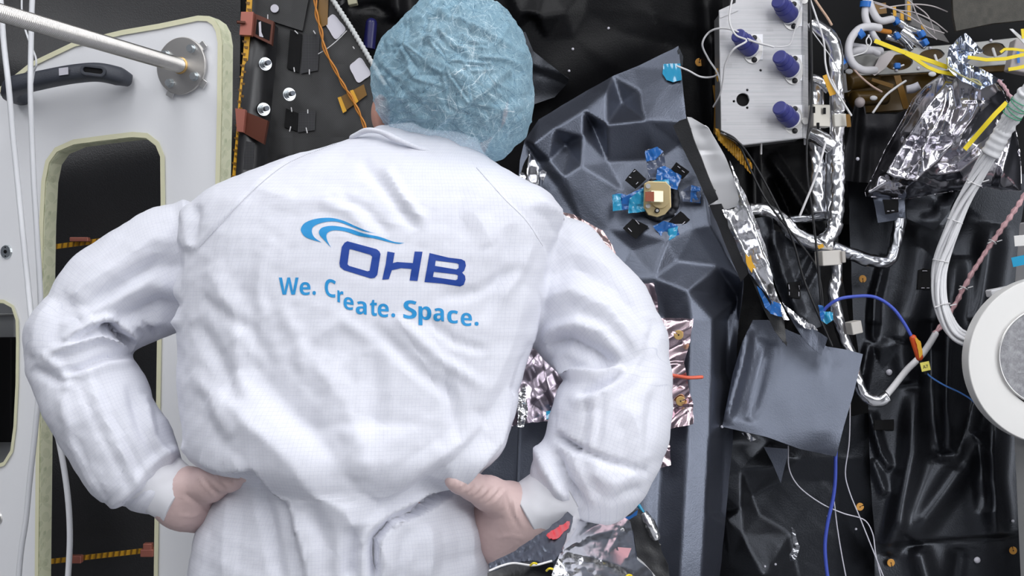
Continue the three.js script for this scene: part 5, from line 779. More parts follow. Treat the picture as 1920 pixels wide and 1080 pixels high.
{
  // backing films far right
  blanket('black_blanket', 'dark film blanket behind the foil wrapped pipes, below the connector box', [[1336, 250], [1400, 262], [1440, 280], [1520, 262], [1570, 300], [1572, 480], [1600, 640], [1560, 720], [1330, 720], [1330, 420]], [['t', [[1444, 292], [1500, 380], [1540, 440]], .03, 12], ['t', [[1412, 270], [1416, 420]], .02, 9], ['t', [[1450, 330], [1480, 400], [1482, 430]], -.03, 12], ['r', [[1440, 440], [1460, 520], [1450, 620]], .02, 18], ['t', [[1520, 480], [1500, 560], [1540, 640]], .02, 12]], -.80, { seed: 21, cr: .008, cf: 9, lo: .005, mat: M.filmBlack, cell: 5 });
  { const [t, z] = blanket('black_panel_cover', 'dark creased film cover between silver strip and white block', [[1412, 410], [1448, 404], [1452, 432], [1500, 450], [1538, 480], [1540, 560], [1544, 610], [1520, 620], [1480, 590], [1456, 540]], [['t', [[1450, 440], [1470, 520], [1500, 600]], .016, 12], ['t', [[1530, 480], [1500, 540]], .02, 10], ['t', [[1448, 404], [1452, 470]], .012, 8]], -.735, { seed: 23, cr: .012, cf: 14, cell: 4 }); velcroPad(t, [[1478, 530], [1500, 528], [1501, 560], [1477, 556]], (x, y) => lift(z, x, y, .004), [[1479, 534, 1, 8], [1480, 548, 0, 5], [1498, 536, 1, 6], [1498, 548, 0, 7]]); }
  // lower blankets
  const [b3, z3] = blanket('black_blanket', 'creased black blanket at the bottom under the hanging grey pouch', [[1330, 740], [1500, 760], [1600, 780], [1690, 760], [1668, 1130], [1300, 1130], [1318, 960]], [
], -.80, { seed: 31, cr: .006, cf: 9, lo: .004, cell: 4, mat: M.film, z: soften(facetField([[1320, 900, 10], [1345, 830, 30], [1340, 960, -14], [1360, 972, 24], [1312, 1100, 0], [1430, 1080, 60], [1400, 1020, 46], [1388, 956, 22], [1392, 1000, 38], [1424, 1004, 30], [1424, 966, 0], [1460, 900, -4], [1390, 880, 14], [1440, 830, -4], [1500, 860, 6], [1480, 1000, 10], [1500, 1090, 6], [1560, 900, 0], [1560, 1060, 4], [1620, 860, 12], [1600, 1000, 2], [1640, 940, 12], [1650, 1080, 2], [1410, 930, -10], [1370, 1060, 26], [1464, 850, 22], [1448, 876, 18]]), 3) });
  void b3; void z3;
  const [b4, z4] = blanket('black_blanket', 'wide black blanket with upright folds, carrying orange grommets, left of the white ring', [[1590, 340], [1700, 330], [1930, 326], [1914, 420], [1902, 540], [1870, 600], [1880, 700], [1906, 800], [1910, 860], [1914, 960], [1924, 1130], [1640, 1130], [1640, 1000], [1632, 900], [1628, 760], [1600, 600]], [
    ['s', [[1930, 1000], [1800, 1009], [1640, 1024]], -.012, 3, 60], ['r', [[1792, 480], [1780, 640], [1772, 760], [1769, 850]], .05, 24], ['t', [[1746, 600], [1750, 740], [1762, 866]], -.026, 18], ['t', [[1836, 600], [1826, 740], [1792, 880]], -.02, 18], ['r', [[1716, 730], [1710, 850], [1684, 980], [1664, 1040]], .036, 20], ['r', [[1835, 826], [1770, 920], [1705, 1010]], .03, 24], ['t', [[1828, 812], [1842, 880], [1850, 960]], -.02, 16], ['r', [[1868, 760], [1858, 900], [1872, 1010]], .032, 20], ['r', [[1738, 420], [1720, 540], [1690, 640]], .03, 36], ['t', [[1660, 480], [1640, 560], [1636, 640]], .024, 10], ['s', [[1625, 604], [1650, 606]], .012, 4, 20], ['t', [[1630, 640], [1612, 740]], .016, 9],
    ['t', [[1630, 770], [1652, 850], [1670, 880]], .02, 10], ['t', [[1636, 860], [1660, 930]], .014, 10], ['r', [[1640, 660], [1690, 640], [1700, 720]], .02, 22], ['r', [[1860, 420], [1840, 560], [1820, 640]], .034, 24], ['r', [[1800, 380], [1740, 470]], -.02, 30], ['r', [[1720, 1026], [1740, 1100]], .024, 20], ['r', [[1800, 1026], [1790, 1100]], -.016, 20]], -.84, { seed: 37, cr: .002, cf: 6, lo: .008, cell: 4, mat: M.film, z: (x, y) => .12 * sstep(300, 1100, y) });
  for (const [x, y] of [[1617, 523], [1670, 1055], [1899, 1032], [1612, 950]]) grommet(b4, x, y, lift(z4, x, y, x < 1640 ? .03 : .006), M.grommet, .0068);
  for (const [x, y] of [[1667, 698], [1832, 1050]]) stud(b4, x, y, lift(z4, x, y, .004), .0062); stud(b4, 1899, 977, lift(z4, 1899, 977), .003); for (const [x, y] of [[1552, 968], [1605, 992], [1434, 1062], [1454, 1058]]) stud(b4, x, y, -.745, .0024);
  velcroPad(b4, [[1722, 506], [1744, 504], [1745, 543], [1720, 542]], (x, y) => lift(z4, x, y, .004), [[1728, 540, 5, 0], [1738, 540, 4, 0], [1730, 508, 8, 0]]); velcroPad(b4, [[1640, 788], [1676, 786], [1676, 806], [1640, 806]], (x, y) => lift(z4, x, y, .006));
  // hanging grey pouch
  { const t = thing('film_pouch', 'grey-black film pouch hanging from a folded top edge over the lower blanket', 'pouch'); const out = [[1412, 600], [1440, 600], [1480, 620], [1552, 650], [1590, 656], [1618, 664], [1612, 690], [1600, 740], [1582, 800], [1568, 856], [1500, 842], [1440, 820], [1354, 800], [1364, 750], [1374, 700], [1392, 640]];
    const Fp = prepFolds([['t', [[1404, 612], [1388, 690], [1360, 792]], .02, 12], ['r', [[1440, 640], [1420, 720], [1400, 790]], -.014, 16], ['r', [[1556, 650], [1560, 740], [1550, 850]], .01, 40]]); mesh('film', sheet(out, (x, y) => -.70 + .06 * sstep(600, 860, y) + foldHeight(Fp, x, y) + .004 * noise(x / 60, y / 60, 5) + .002 * crumple(x / 960, y / 960, 10, 5), 5, .004), M.filmGrey, t); mesh('back_film', sheet([[1420, 610], [1600, 670], [1575, 820], [1380, 790]], -.72, 14, .002), M.film, t);
    mesh('silver_glint', sheet(rough([[1390, 812], [1404, 812], [1418, 824], [1408, 828]], 5, 2, 4), (x, y) => -.70 + .01 * crumple(x / 960, y / 960, 60, 4), 2, .001), M.foil, t); mesh('corner_stud', new THREE.SphereGeometry(.003, 8, 6).translate(P(1354, 800, -.648).x, P(1354, 800, -.648).y, -.648), M.sticker, t); }
  single('film_scrap', sheet([[1432, 838], [1480, 842], [1470, 880], [1464, 906], [1448, 868]], -.735, 6, .002), M.filmGrey, 'dark pointed film scrap under the hanging pouch', 'film');
  single('silver_scrap', sheet(rough([[1484, 988], [1490, 994], [1494, 1010], [1500, 1024], [1492, 1048], [1482, 1052], [1480, 1040], [1488, 1022]], 6, 2.4, 4), (x, y) => -.735 + .014 * crumple(x / 960, y / 960, 50, 6), 2.2, .001), foilDark, 'small crinkled silver scrap low on the bottom blanket', 'foil');

  // connector box
  const zb = -.70, box1 = thing('connector_box', 'brushed aluminium box with four dark blue capped connectors and small printed labels', 'box');
  const brushed = phys(new THREE.Color(.94, .93, .94), .42, { metalness: .4, map: canvasTex(512, 512, (c, w) => { c.fillStyle = '#cfcfd1'; c.fillRect(0, 0, w, w); const r = rng(8); for (let i = 0; i < 900; i++) { c.fillStyle = r() < .5 ? 'rgba(255,255,255,.06)' : 'rgba(110,112,118,.06)'; c.fillRect(r() * w - 80, r() * w, 60 + r() * 300, 1 + r() * 2); } for (let i = 0; i < 26; i++) { c.fillStyle = 'rgba(120,122,126,.10)'; c.fillRect(r() * w, r() * w, 20 + r() * 80, 4 + r() * 12); } }, true, 3, 3) });
  const toB = (pts) => pts.map(([x, y]) => { const q = P(x, y, zb); return new THREE.Vector2(q.x, q.y); });
  { const s = new THREE.Shape(toB([[1349, 20], [1380, 6], [1384, -60], [1506, -60], [1507, 258], [1392, 272], [1353, 249]])); const h = P(1393, 187, zb), ho = new THREE.Path(); ho.absarc(h.x, h.y, .0125, 0, 7, true); s.holes.push(ho); for (const [x, y] of [[1401, 169], [1401, 202], [1376, 190], [1426, 132]]) { const q = P(x, y, zb), o = new THREE.Path(); o.absarc(q.x, q.y, .0024, 0, 7, true); s.holes.push(o); }
    const g = new THREE.ExtrudeGeometry(s, { depth: .004, bevelEnabled: true, bevelSize: .0012, bevelThickness: .0012, bevelSegments: 2, curveSegments: 24 }); g.translate(0, 0, zb - .004); mesh('front_plate', g, brushed, box1);
    const s2 = new THREE.Shape(toB([[1352, 22], [1380, 8], [1384, -60], [1506, -60], [1507, 256], [1393, 270], [1355, 248]])); const g2 = new THREE.ExtrudeGeometry(s2, { depth: .07, bevelEnabled: false }); g2.translate(0, 0, zb - .078); mesh('casing', g2, std(new THREE.Color(.35, .35, .36), .45, { metalness: .6 }), box1);
    mesh('lower_lip', sheet([[1356, 250], [1380, 248], [1505, 240], [1507, 257], [1393, 271]], zb + .003, 14, .003), brushed, box1); mesh('side_flange', sheet([[1506, -60], [1514, -60], [1516, 262], [1506, 258]], (x) => zb + .004 - (x - 1506) * .0016, 12, .003), brushed, box1); mesh('top_lip', sheet([[1349, 22], [1380, 7], [1384, 20], [1350, 34]], zb + .003, 14, .002), brushed, box1);
    mesh('inside_dark', sheet([[1378, 172], [1410, 172], [1410, 204], [1370, 204]], zb - .0075, 20, .001), M.black, box1);
    for (const [x, y] of [[1510, 227], [1508, 1]]) { const q = P(x, y, zb + .006); mesh('screw', new THREE.CylinderGeometry(.0065, .007, .005, 16).rotateX(Math.PI / 2).translate(q.x, q.y, q.z), M.steel, box1); }
    for (const [x, y] of [[1427, 282], [1509, 264]]) mesh('standoff', wire([[x, y - 14, zb - .03], [x, y + 6, zb - .03]], .0022, 6, 8), M.wireWhite, box1);
    // connectors
    const capG = mergeGeometries([new THREE.CylinderGeometry(.0165, .017, .012, 30).translate(0, .006, 0), new THREE.CylinderGeometry(.0175, .0175, .012, 14).translate(0, .018, 0), new THREE.CylinderGeometry(.015, .0162, .010, 30).translate(0, .029, 0), new THREE.CylinderGeometry(.0138, .0138, .012, 30).translate(0, .038, 0), new THREE.CylinderGeometry(.0115, .0138, .002, 30).translate(0, .045, 0)].map((q) => q.toNonIndexed())).scale(1, 1.2, 1);
    const letters = ['PDU4 - P UPS', 'PDU2 - P LTP', 'PDU3 - P LTP', 'PDU1 - P LTP'];
    [[1482, 29, 1434], [1408, 92, 0], [1484, 131, 0], [1484, 225, 0]].forEach(([x, y], i) => {
      const p = P(x, y, zb + .002), d = V3(-.62, .34, .78).normalize();
      const cap2 = mesh('connector_cap', aimed(capG.clone(), p, d), M.blueCap, box1, 'dark blue connector cap');
      mesh('flange_plate', new THREE.CylinderGeometry(1, 1, .003, 32).scale(.0185, 1, .0275).rotateX(Math.PI / 2).translate(p.x + .003, p.y, p.z), M.steel, cap2); mesh('ring', aimed(new THREE.TorusGeometry(.0182, .0014, 8, 36).rotateX(Math.PI / 2), p.clone().addScaledVector(d, .002), d), M.white, cap2);
      for (const k of [-1, 1]) mesh('flange_screw', new THREE.SphereGeometry(.0052, 14, 8).scale(1, 1, .6).translate(p.x + .006, p.y + k * .0205, p.z + .003), M.wireBlack, cap2);
      const lx = i === 0 ? 1492 : i === 1 ? 1417 : 1494, ly = y - 4, tex = canvasTex(64, 256, (c) => { c.fillStyle = '#f6f6fa'; c.fillRect(0, 0, 64, 256); c.fillStyle = '#3a3a40'; c.font = 'bold 28px sans-serif'; c.translate(42, 236); c.rotate(-Math.PI / 2); c.fillText(letters[i], 0, 0); });
      const q = P(lx, ly, zb + .0022), g3 = new THREE.BoxGeometry(.0205, .048, .0008); g3.translate(q.x + .003, q.y, q.z); const lm = std(0xffffff, .5, { map: tex }); mesh('label_strip', g3, lm, box1, 'white printed label');
    }); }
  // kapton fringe and cables left of the box
  single('yellow_film_fringe', sheet(rough([[1340, 240], [1352, 246], [1380, 272], [1408, 304], [1408, 326], [1398, 316], [1370, 286], [1346, 262]], 6, 3, 3), (x, y) => -.735 + .005 * Math.sin(x * 1.4) + .008 * crumple(x / 960, y / 960, 30, 3), 2.2, .001), M.kaptonSolid, 'yellow pleated film fringe under the connector box corner', 'film');
  single('yellow_tape', sheet(rough([[1340, 128], [1350, 128], [1360, 150], [1354, 170], [1344, 150]], 8, 2, 3), -.745, 4, .001), M.kaptonSolid, 'small yellow tape tab left of the connector box under the white wires', 'tape');
  single('brown_film', sheet([[1336, 160], [1354, 160], [1354, 260], [1338, 250], [1340, 190]], -.79, 10, .002), M.kaptonBrown, 'brown film strip behind the left edge of the connector box', 'film');
  wr('black_cable', 'thin black cable running down from the yellow fringe past the silver flap', [[1360, 252, -.70], [1386, 268, -.69], [1410, 300, -.69], [1450, 372, -.68], [1486, 450, -.67], [1506, 520, -.67], [1530, 580, -.66], [1560, 648, -.66]], .0022, M.wireBlack, 'cable'); wr('black_cable', 'thin black cable curving beside the first one towards the blue tape', [[1352, 246, -.70], [1380, 262, -.695], [1408, 320, -.69], [1440, 380, -.68], [1500, 456, -.67], [1530, 500, -.67], [1542, 560, -.67], [1540, 600, -.67]], .0022, M.wireBlack, 'cable'); wr('black_cable', 'thin black cable hanging straight along the right side of the connector box', [[1517, -20, -.66], [1522, 90, -.66], [1521, 200, -.66], [1513, 270, -.66], [1514, 330, -.66], [1526, 420, -.66], [1534, 500, -.66], [1540, 580, -.67]], .0022, M.wireBlack, 'cable');
  wr('white_wire', 'white wire looping down from the top edge across the upper capped connector', [[1376, -20, -.66], [1368, 40, -.655], [1380, 66, -.65], [1400, 76, -.64], [1376, 92, -.64], [1360, 120, -.66], [1356, 150, -.68], [1350, 178, -.70], [1338, 200, -.73]], .0019, M.wireWhite); wr('white_wire', 'white wire loop standing out left of the connector box', [[1450, 88, -.675], [1404, 74, -.66], [1380, 58, -.66], [1350, 53, -.67], [1328, 62, -.69], [1317, 82, -.70], [1328, 110, -.72], [1345, 136, -.72], [1353, 162, -.71]], .0019, M.wireWhite); wr('white_wire', 'white wire sagging from the blue tape square to the yellow tab', [[1270, 124, -.715], [1290, 132, -.715], [1314, 144, -.72], [1340, 143, -.735], [1352, 134, -.735]], .0019, M.wireWhite); wr('white_thread', 'fine white thread trailing across the face of the connector box', [[1404, 76, -.66], [1440, 86, -.675], [1480, 84, -.685], [1488, 64, -.685], [1500, 20, -.685], [1510, -20, -.68]], .0011, M.wireWhite, 'thread'); wr('white_wire', 'white wire running down between the connector box and the foil wrapped pipe', [[1512, -20, -.67], [1530, 30, -.66], [1545, 80, -.655], [1548, 120, -.655], [1556, 150, -.65], [1580, 190, -.65], [1596, 216, -.65]], .0018, M.wireWhite); wr('white_rod', 'thin white rod leaning across the two silver pipes', [[1548, 268, -.655], [1530, 330, -.65], [1510, 380, -.655], [1500, 404, -.66]], .0022, M.wireWhite, 'rod'); wr('white_thread', 'fine white thread sagging between the black blanket and silver pipe top', [[1514, 44, -.67], [1524, 60, -.66], [1560, 110, -.66], [1576, 140, -.68]], .001, M.wireWhite, 'thread');
  // foil wrapped pipe frame
  { const t = thing('foil_wrapped_pipes', 'frame of pipes wrapped in crumpled silver foil right of the connector box', 'pipes'); foilPipe(t, [[1520, 46, -.72], [1532, 52, -.715], [1556, 70, -.71], [1566, 96, -.71], [1568, 170, -.71], [1570, 210, -.72]], .0125, 2); foilPipe(t, [[1520, 146, -.73], [1534, 150, -.73], [1556, 170, -.725]], .008, 3); foilPipe(t, [[1520, 250, -.72], [1534, 256, -.715], [1562, 278, -.71]], .0135, 4); foilPipe(t, [[1530, 150, -.745], [1528, 220, -.745], [1532, 300, -.735], [1534, 400, -.73]], .0135, 5); foilPipe(t, [[1558, 270, -.72], [1554, 340, -.72], [1556, 412, -.72]], .0085, 6, foilDark); foilPipe(t, [[1568, 200, -.725], [1570, 300, -.715], [1569, 380, -.71], [1562, 430, -.71], [1540, 458, -.70]], .0125, 7); foilPipe(t, [[1406, 394, -.745], [1436, 396, -.74], [1462, 410, -.73], [1492, 440, -.715], [1530, 458, -.71], [1560, 460, -.71]], .0125, 8); foilPipe(t, [[1480, 412, -.745], [1530, 408, -.74], [1562, 400, -.73]], .008, 9, foilDark);
    foilPipe(t, [[1560, 462, -.71], [1600, 478, -.715], [1640, 490, -.72], [1662, 492, -.725], [1674, 478, -.73], [1682, 440, -.735], [1688, 410, -.74]], .0105, 10, foilDark); foilPipe(t, [[1568, 470, -.72], [1568, 520, -.72], [1562, 550, -.72], [1570, 590, -.715], [1584, 640, -.71], [1600, 676, -.70], [1606, 710, -.69], [1622, 742, -.685], [1648, 752, -.68], [1664, 742, -.68]], .0098, 11); 
    const blk = (x, y, w, h, d, rz, m, n, lab) => { const p = P(x, y, -.685); return mesh(n, box(w * S(-.685), h * S(-.685), d, .002).rotateZ(rz).rotateY(.25).translate(p.x, p.y, p.z), m, t, lab); }; const pale = std(new THREE.Color(.56, .53, .49), .45);
    blk(1553, 484, 40, 28, .03, .06, pale, 'pale_block', 'pale beige clamp block'); blk(1575, 482, 8, 22, .03, .06, std(new THREE.Color(.42, .39, .36), .5), 'pale_block'); blk(1601, 614, 22, 24, .024, .2, pale, 'pale_block', 'pale beige clamp block'); const br = blk(1536, 218, 36, 42, .02, 0, std(new THREE.Color(.4, .38, .34), .4, { metalness: .5 }), 'bracket', 'grey drilled bracket'); for (const [x, y] of [[1526, 206], [1546, 208], [1534, 236]]) { const p = P(x, y, -.672); mesh('bracket_hole', box(.005, .012, .002, .0008).translate(p.x, p.y, p.z), M.black, br); } blk(1574, 226, 26, 24, .01, .08, std(new THREE.Color(.6, .58, .53), .5), 'small_plate'); strip('amber_tape', [[1590, 214], [1592, 238]], 8, -.672, M.kaptonBrown, t, .001); strip('amber_tape', [[1548, 140], [1562, 178]], 12, -.69, M.kaptonSolid, t, .001, 'orange tape'); strip('amber_tape', [[1534, 464], [1544, 460]], 7, -.672, M.kaptonSolid, t, .001); }
  // white lead that becomes pink braid, going up right
  { const [t, c] = bundle('braided_cable', 'pink and white braided cable rising diagonally behind the white wire bundle', 'cable', [[1752, 626, -.69], [1768, 606, -.69], [1790, 572, -.69], [1812, 530, -.69], [1834, 494, -.69], [1862, 452, -.69], [1890, 412, -.69], [1912, 380, -.69], [1936, 340, -.69]], 4, .0032, .0034, std(new THREE.Color(.6, .36, .38), .55), 11, 4); for (const u of [.1, .3, .6]) tie(t, c, u, .0075, .0011, M.wireWhite); }
  single('white_lead', wire([[1656, 748, -.682], [1676, 724, -.682], [1700, 694, -.685], [1726, 668, -.69], [1742, 646, -.69], [1754, 626, -.69]], .0062, 50, 10), M.wireWhite, 'thick white lead joining the silver pipe end to the pink braid', 'cable');
  // big white bundle
  { const pts = [[1934, 160, -.50], [1908, 200, -.52], [1874, 256, -.56], [1836, 326, -.60], [1804, 384, -.62], [1778, 446, -.63], [1762, 500, -.635], [1762, 552, -.63], [1774, 594, -.62], [1792, 624, -.61], [1812, 636, -.60], [1828, 630, -.615], [1842, 608, -.65]]; const [t, c] = bundle('white_wire_bundle', 'thick bundle of white wires sweeping down in an arc to the white ring', 'wire bundle', pts, 18, .0108, .0034, std(new THREE.Color(.76, .76, .78), .5), .7, 9); for (const u of [.34, .47, .60, .74]) tie(t, c, u, .0138, .0012, M.wireWhite, u < .4 || u > .7 ? 1 : 0); mesh('wrap', (() => { const c2 = path([[1926, 172, -.505], [1896, 220, -.54], [1856, 290, -.575]]); return tubeVar(c2, 40, 16, (u, a) => .0155 + .001 * Math.sin(u * 60) + .0012 * noise(a * 2, u * 9), true); })(), M.white, t, 'white tape wrap at the top'); for (const k of [0, 1, 2, 3, 4]) mesh('green_lacing', aimed(new THREE.TorusGeometry(.0165, .001, 5, 24).rotateX(Math.PI / 2 + .2 * (k % 2)), c.getPointAt(.055 + k * .012), c.getTangentAt(.06)), std(new THREE.Color(.1, .42, .25), .5), t); }
  // blue wires with heat shrink and tag
  { const t = thing('blue_wire', 'blue wire arching to an orange-red sleeve with a small yellow tag', 'wire'); mesh('wire', wire([[1540, 590, -.66], [1548, 578, -.655], [1570, 562, -.645], [1600, 556, -.645], [1640, 557, -.645], [1672, 576, -.645], [1694, 604, -.645], [1710, 632, -.645], [1716, 642, -.645]], .0031, 60, 8), M.blueWire, t); mesh('sleeve', wire([[1712, 634, -.645], [1718, 652, -.643], [1724, 670, -.645]], .0068, 14, 12), std(new THREE.Color(.68, .09, .02), .3), t, 'orange-red sleeve'); mesh('film_tab', sheet(rough([[1716, 632], [1726, 640], [1730, 664], [1724, 672], [1720, 652]], 5, 1.5, 2), -.632, 3, .001), M.kaptonSolid, t); mesh('dark_lead', wire([[1724, 670, -.645], [1730, 690, -.645], [1736, 700, -.645]], .0034, 10, 8), M.wireBlack, t); mesh('wire_tail', wire([[1732, 692, -.65], [1742, 704, -.65], [1770, 722, -.655], [1800, 736, -.66], [1822, 750, -.66], [1840, 768, -.66]], .0017, 40, 6), std(new THREE.Color(.08, .22, .6), .4), t, 'thin light blue wire');
    const tex = canvasTex(128, 128, (c) => { c.fillStyle = '#e8dc6a'; c.fillRect(0, 0, 128, 128); c.fillStyle = '#14140e'; c.font = 'bold 62px sans-serif'; c.textAlign = 'center'; c.textBaseline = 'middle'; c.fillText('A7', 64, 68); }), p = P(1735, 687, -.632), g = new THREE.BoxGeometry(.0165, .0165, .001); g.rotateZ(.22); g.translate(p.x, p.y, p.z); mesh('tag', g, std(0xffffff, .5, { map: tex }), t, 'yellow tag reading A7'); }
  wr('blue_cable', 'blue cable dropping from under the hanging pouch to the bottom edge', [[1570, 820, -.70], [1567, 850, -.69], [1566, 900, -.69], [1562, 935, -.69], [1552, 980, -.69], [1547, 1020, -.69], [1549, 1060, -.69], [1558, 1120, -.69]], .0036, M.blueWire, 'cable');
  { const p = (pts, m, s, n, lab) => single(n, sheet(rough(pts, 6, 1.6, s), (x, y) => -.64 + .012 * crumple(x / 960, y / 960, 40, s, 4), 2.2, .001), m, lab, 'tape'); p([[1534, 572], [1544, 574], [1546, 596], [1540, 602]], M.blueTape, 3, 'blue_tape', 'strip of blue tape where the thin black cables end'); p([[1544, 584], [1562, 586], [1562, 600], [1550, 608], [1542, 602]], M.cyanTape, 4, 'blue_tape', 'crumpled bright blue tape lump at the start of the blue wire'); }
  wr('fine_wire', 'fine grey wire curving from the pouch across the blue cable to bottom right', [[1478, 836, -.70], [1480, 880, -.70], [1496, 910, -.70], [1540, 944, -.695], [1580, 962, -.695], [1622, 976, -.70], [1636, 1000, -.70], [1642, 1040, -.70], [1656, 1100, -.70]], .0012, M.sticker); wr('fine_wire', 'fine grey wire hanging from the pouch corner past the orange grommet', [[1594, 750, -.66], [1592, 830, -.68], [1585, 890, -.69], [1592, 920, -.69], [1612, 970, -.69], [1636, 1030, -.69], [1660, 1090, -.69]], .0012, M.sticker); wr('fine_wire', 'fine grey wire dropping beside the lower end of the blue cable', [[1564, 940, -.70], [1570, 990, -.70], [1580, 1050, -.70], [1590, 1100, -.70]], .0012, M.sticker);
  // white ring and its mount
  { const zr = -.56, t = thing('white_ring', 'large white ring with a grey metal disc at its centre, cut by the right edge', 'ring'), c = P(1973, 676, zr), s = S(zr); mesh('ring', new THREE.LatheGeometry([[94 * s, -.03], [94 * s, 0], [95.5 * s, .0016], [155.5 * s, .0016], [158 * s, -.0006], [158 * s, -.03]].map((p) => new THREE.Vector2(...p)), 128).rotateX(Math.PI / 2).translate(c.x, c.y, c.z), std(new THREE.Color(.84, .83, .81), .4), t); const c2 = P(1962, 668, zr); mesh('disc', new THREE.CylinderGeometry(92 * s, 92 * s, .02, 96).rotateX(Math.PI / 2).translate(c2.x, c2.y, c2.z - .004), phys(0xffffff, .5, { metalness: .35, map: noiseTex(128, (u, v) => { const k = 152 + 16 * noise(u * 8, v * 8) + 10 * noise(u * 30, v * 30); return [k, k, k + 4]; }, true, 3) }), t, 'grey metal disc'); mesh('gap', new THREE.CylinderGeometry(100 * s, 100 * s, .004, 96).rotateX(Math.PI / 2).translate(c.x, c.y, c.z - .018), M.black, t); mesh('bevel', new THREE.TorusGeometry(91 * s, .0022, 8, 90).translate(c2.x, c2.y, c2.z + .005), M.steel, t);
    const p = P(1946, 950, -.62); mesh('post', box(.085, .42, .05, .004).rotateZ(.045).translate(p.x + .02, p.y - .03, p.z - .01), std(new THREE.Color(.6, .6, .59), .5), t, 'pale grey post'); const q = P(1934, 490, -.64); mesh('mount', box(.06, .14, .05, .004).rotateZ(-.08).translate(q.x + .012, q.y, q.z), std(new THREE.Color(.62, .62, .63), .45), t); strip('blue_label', [[1898, 492], [1926, 486]], 18, -.605, M.cyanTape, t, .001); strip('grey_band', [[1902, 452], [1926, 450]], 20, -.606, M.steel, t, .001); const e = P(1884, 545, -.62); mesh('arm', box(.06, .014, .03, .003).rotateZ(.2).translate(e.x, e.y, e.z), M.white, t); }
  // ---- top right: drilled beam, cables, bag ----
  single('dark_backing', sheet([[1500, -60], [1960, -60], [1960, 420], [1560, 420], [1520, 300]], -1.0, 30, .01), M.black, 'dark wall behind the tangle of cables at top right', 'panel');
  const beam = thing('drilled_beam', 'grey metal beam with oval holes behind the yellow ties', 'beam'); { const zq = -.83, Q = (pts) => pts.map(([x, y]) => { const p = P(x, y, zq); return new THREE.Vector2(p.x, p.y); }); const s = new THREE.Shape(Q([[1600, 108], [1640, 100], [1700, 92], [1800, 84], [1960, 66], [1960, 116], [1850, 124], [1760, 134], [1660, 140], [1606, 142]])); for (const [x, y, w, h, r] of [[1628, 122, 26, 15, -.1], [1684, 118, 26, 15, -.12], [1745, 104, 24, 11, -.12], [1861, 94, 23, 13, -.1]]) { const p = P(x, y, zq), o = new THREE.Path(); o.absellipse(p.x, p.y, w * S(zq), h * S(zq), 0, 7, true, -r); s.holes.push(o); } const g = new THREE.ExtrudeGeometry(s, { depth: .006, bevelEnabled: true, bevelSize: .001, bevelThickness: .001, bevelSegments: 1, curveSegments: 20 }); g.translate(0, 0, zq); mesh('web', g, std(new THREE.Color(.36, .36, .35), .42, { metalness: .6 }), beam);
    for (const [x, y] of [[1646, 136], [1681, 132], [1722, 128], [1744, 90], [1858, 76], [1762, 122]]) { const p = P(x, y, zq + .008); mesh('rivet', new THREE.SphereGeometry(.0032, 8, 6).translate(p.x, p.y, p.z), M.sticker, beam); } mesh('strut', sheet([[1648, 108], [1666, 96], [1680, 100], [1660, 128], [1640, 142], [1634, 138]], zq + .016, 6, .006), std(new THREE.Color(.5, .46, .46), .4, { metalness: .4 }), beam); }
  { const t = thing('amber_housing', 'amber brown film covered housing under the drilled beam, left of the bag', 'housing'); mesh('body', sheet([[1582, 140], [1700, 128], [1800, 124], [1830, 150], [1760, 190], [1690, 206], [1610, 212], [1590, 180]], (x, y) => -.93 + .016 * facets(x / 960, y / 960, 13, 3), 5, .02), M.amber, t); mesh('upper_body', sheet([[1596, 112], [1700, 96], [1960, 72], [1960, 130], [1700, 140], [1600, 145]], (x, y) => -.90 + .006 * facets(x / 960, y / 960, 16, 5), 6, .02), M.amber, t); const tube = (x0, y0, x1, y1, r, m, n) => mesh(n, tubeVar(path([[x0, y0, -.83], [(x0 + x1) / 2, (y0 + y1) / 2, -.845], [x1, y1, -.86]]), 12, 20, () => r, true), m, t); tube(1586, 154, 1640, 146, .018, M.amber, 'tube'); tube(1583, 156, 1587, 155, .019, M.alu, 'tube_end'); tube(1600, 186, 1660, 182, .015, M.amber, 'tube'); mesh('strap', sheet([[1636, 146], [1676, 158], [1674, 166], [1634, 152]], -.82, 6, .003), M.kaptonBrown, t); mesh('strap', sheet([[1676, 142], [1688, 141], [1706, 204], [1694, 204]], -.825, 6, .003), M.kaptonBrown, t); for (const [x, y] of [[1638, 184], [1748, 139], [1592, 134]]) { const p = P(x, y, -.815); mesh('end_cap', new THREE.SphereGeometry(.0065, 12, 8).scale(1.2, .8, .5).translate(p.x, p.y, p.z), M.white, t); } }
  single('grey_cover_plate', sheet([[1784, -40], [1960, -50], [1960, 34], [1860, 44], [1793, 58], [1788, 30]], -.80, 20, .01), phys(0xffffff, .55, { map: noiseTex(256, (u, v, x, y) => { const k = 62 + 26 * (hash3(x, y, 7) - .5) + 8 * noise(x / 20, y / 20); return [k * 1.04, k, k * .9]; }, true, 8) }), 'speckled grey-brown plate at the top right corner', 'plate');
  const tubeW = (n, l, pts, r, cat = 'cable') => wr(n, l, pts, r, std(new THREE.Color(.62, .61, .64), .5), cat);
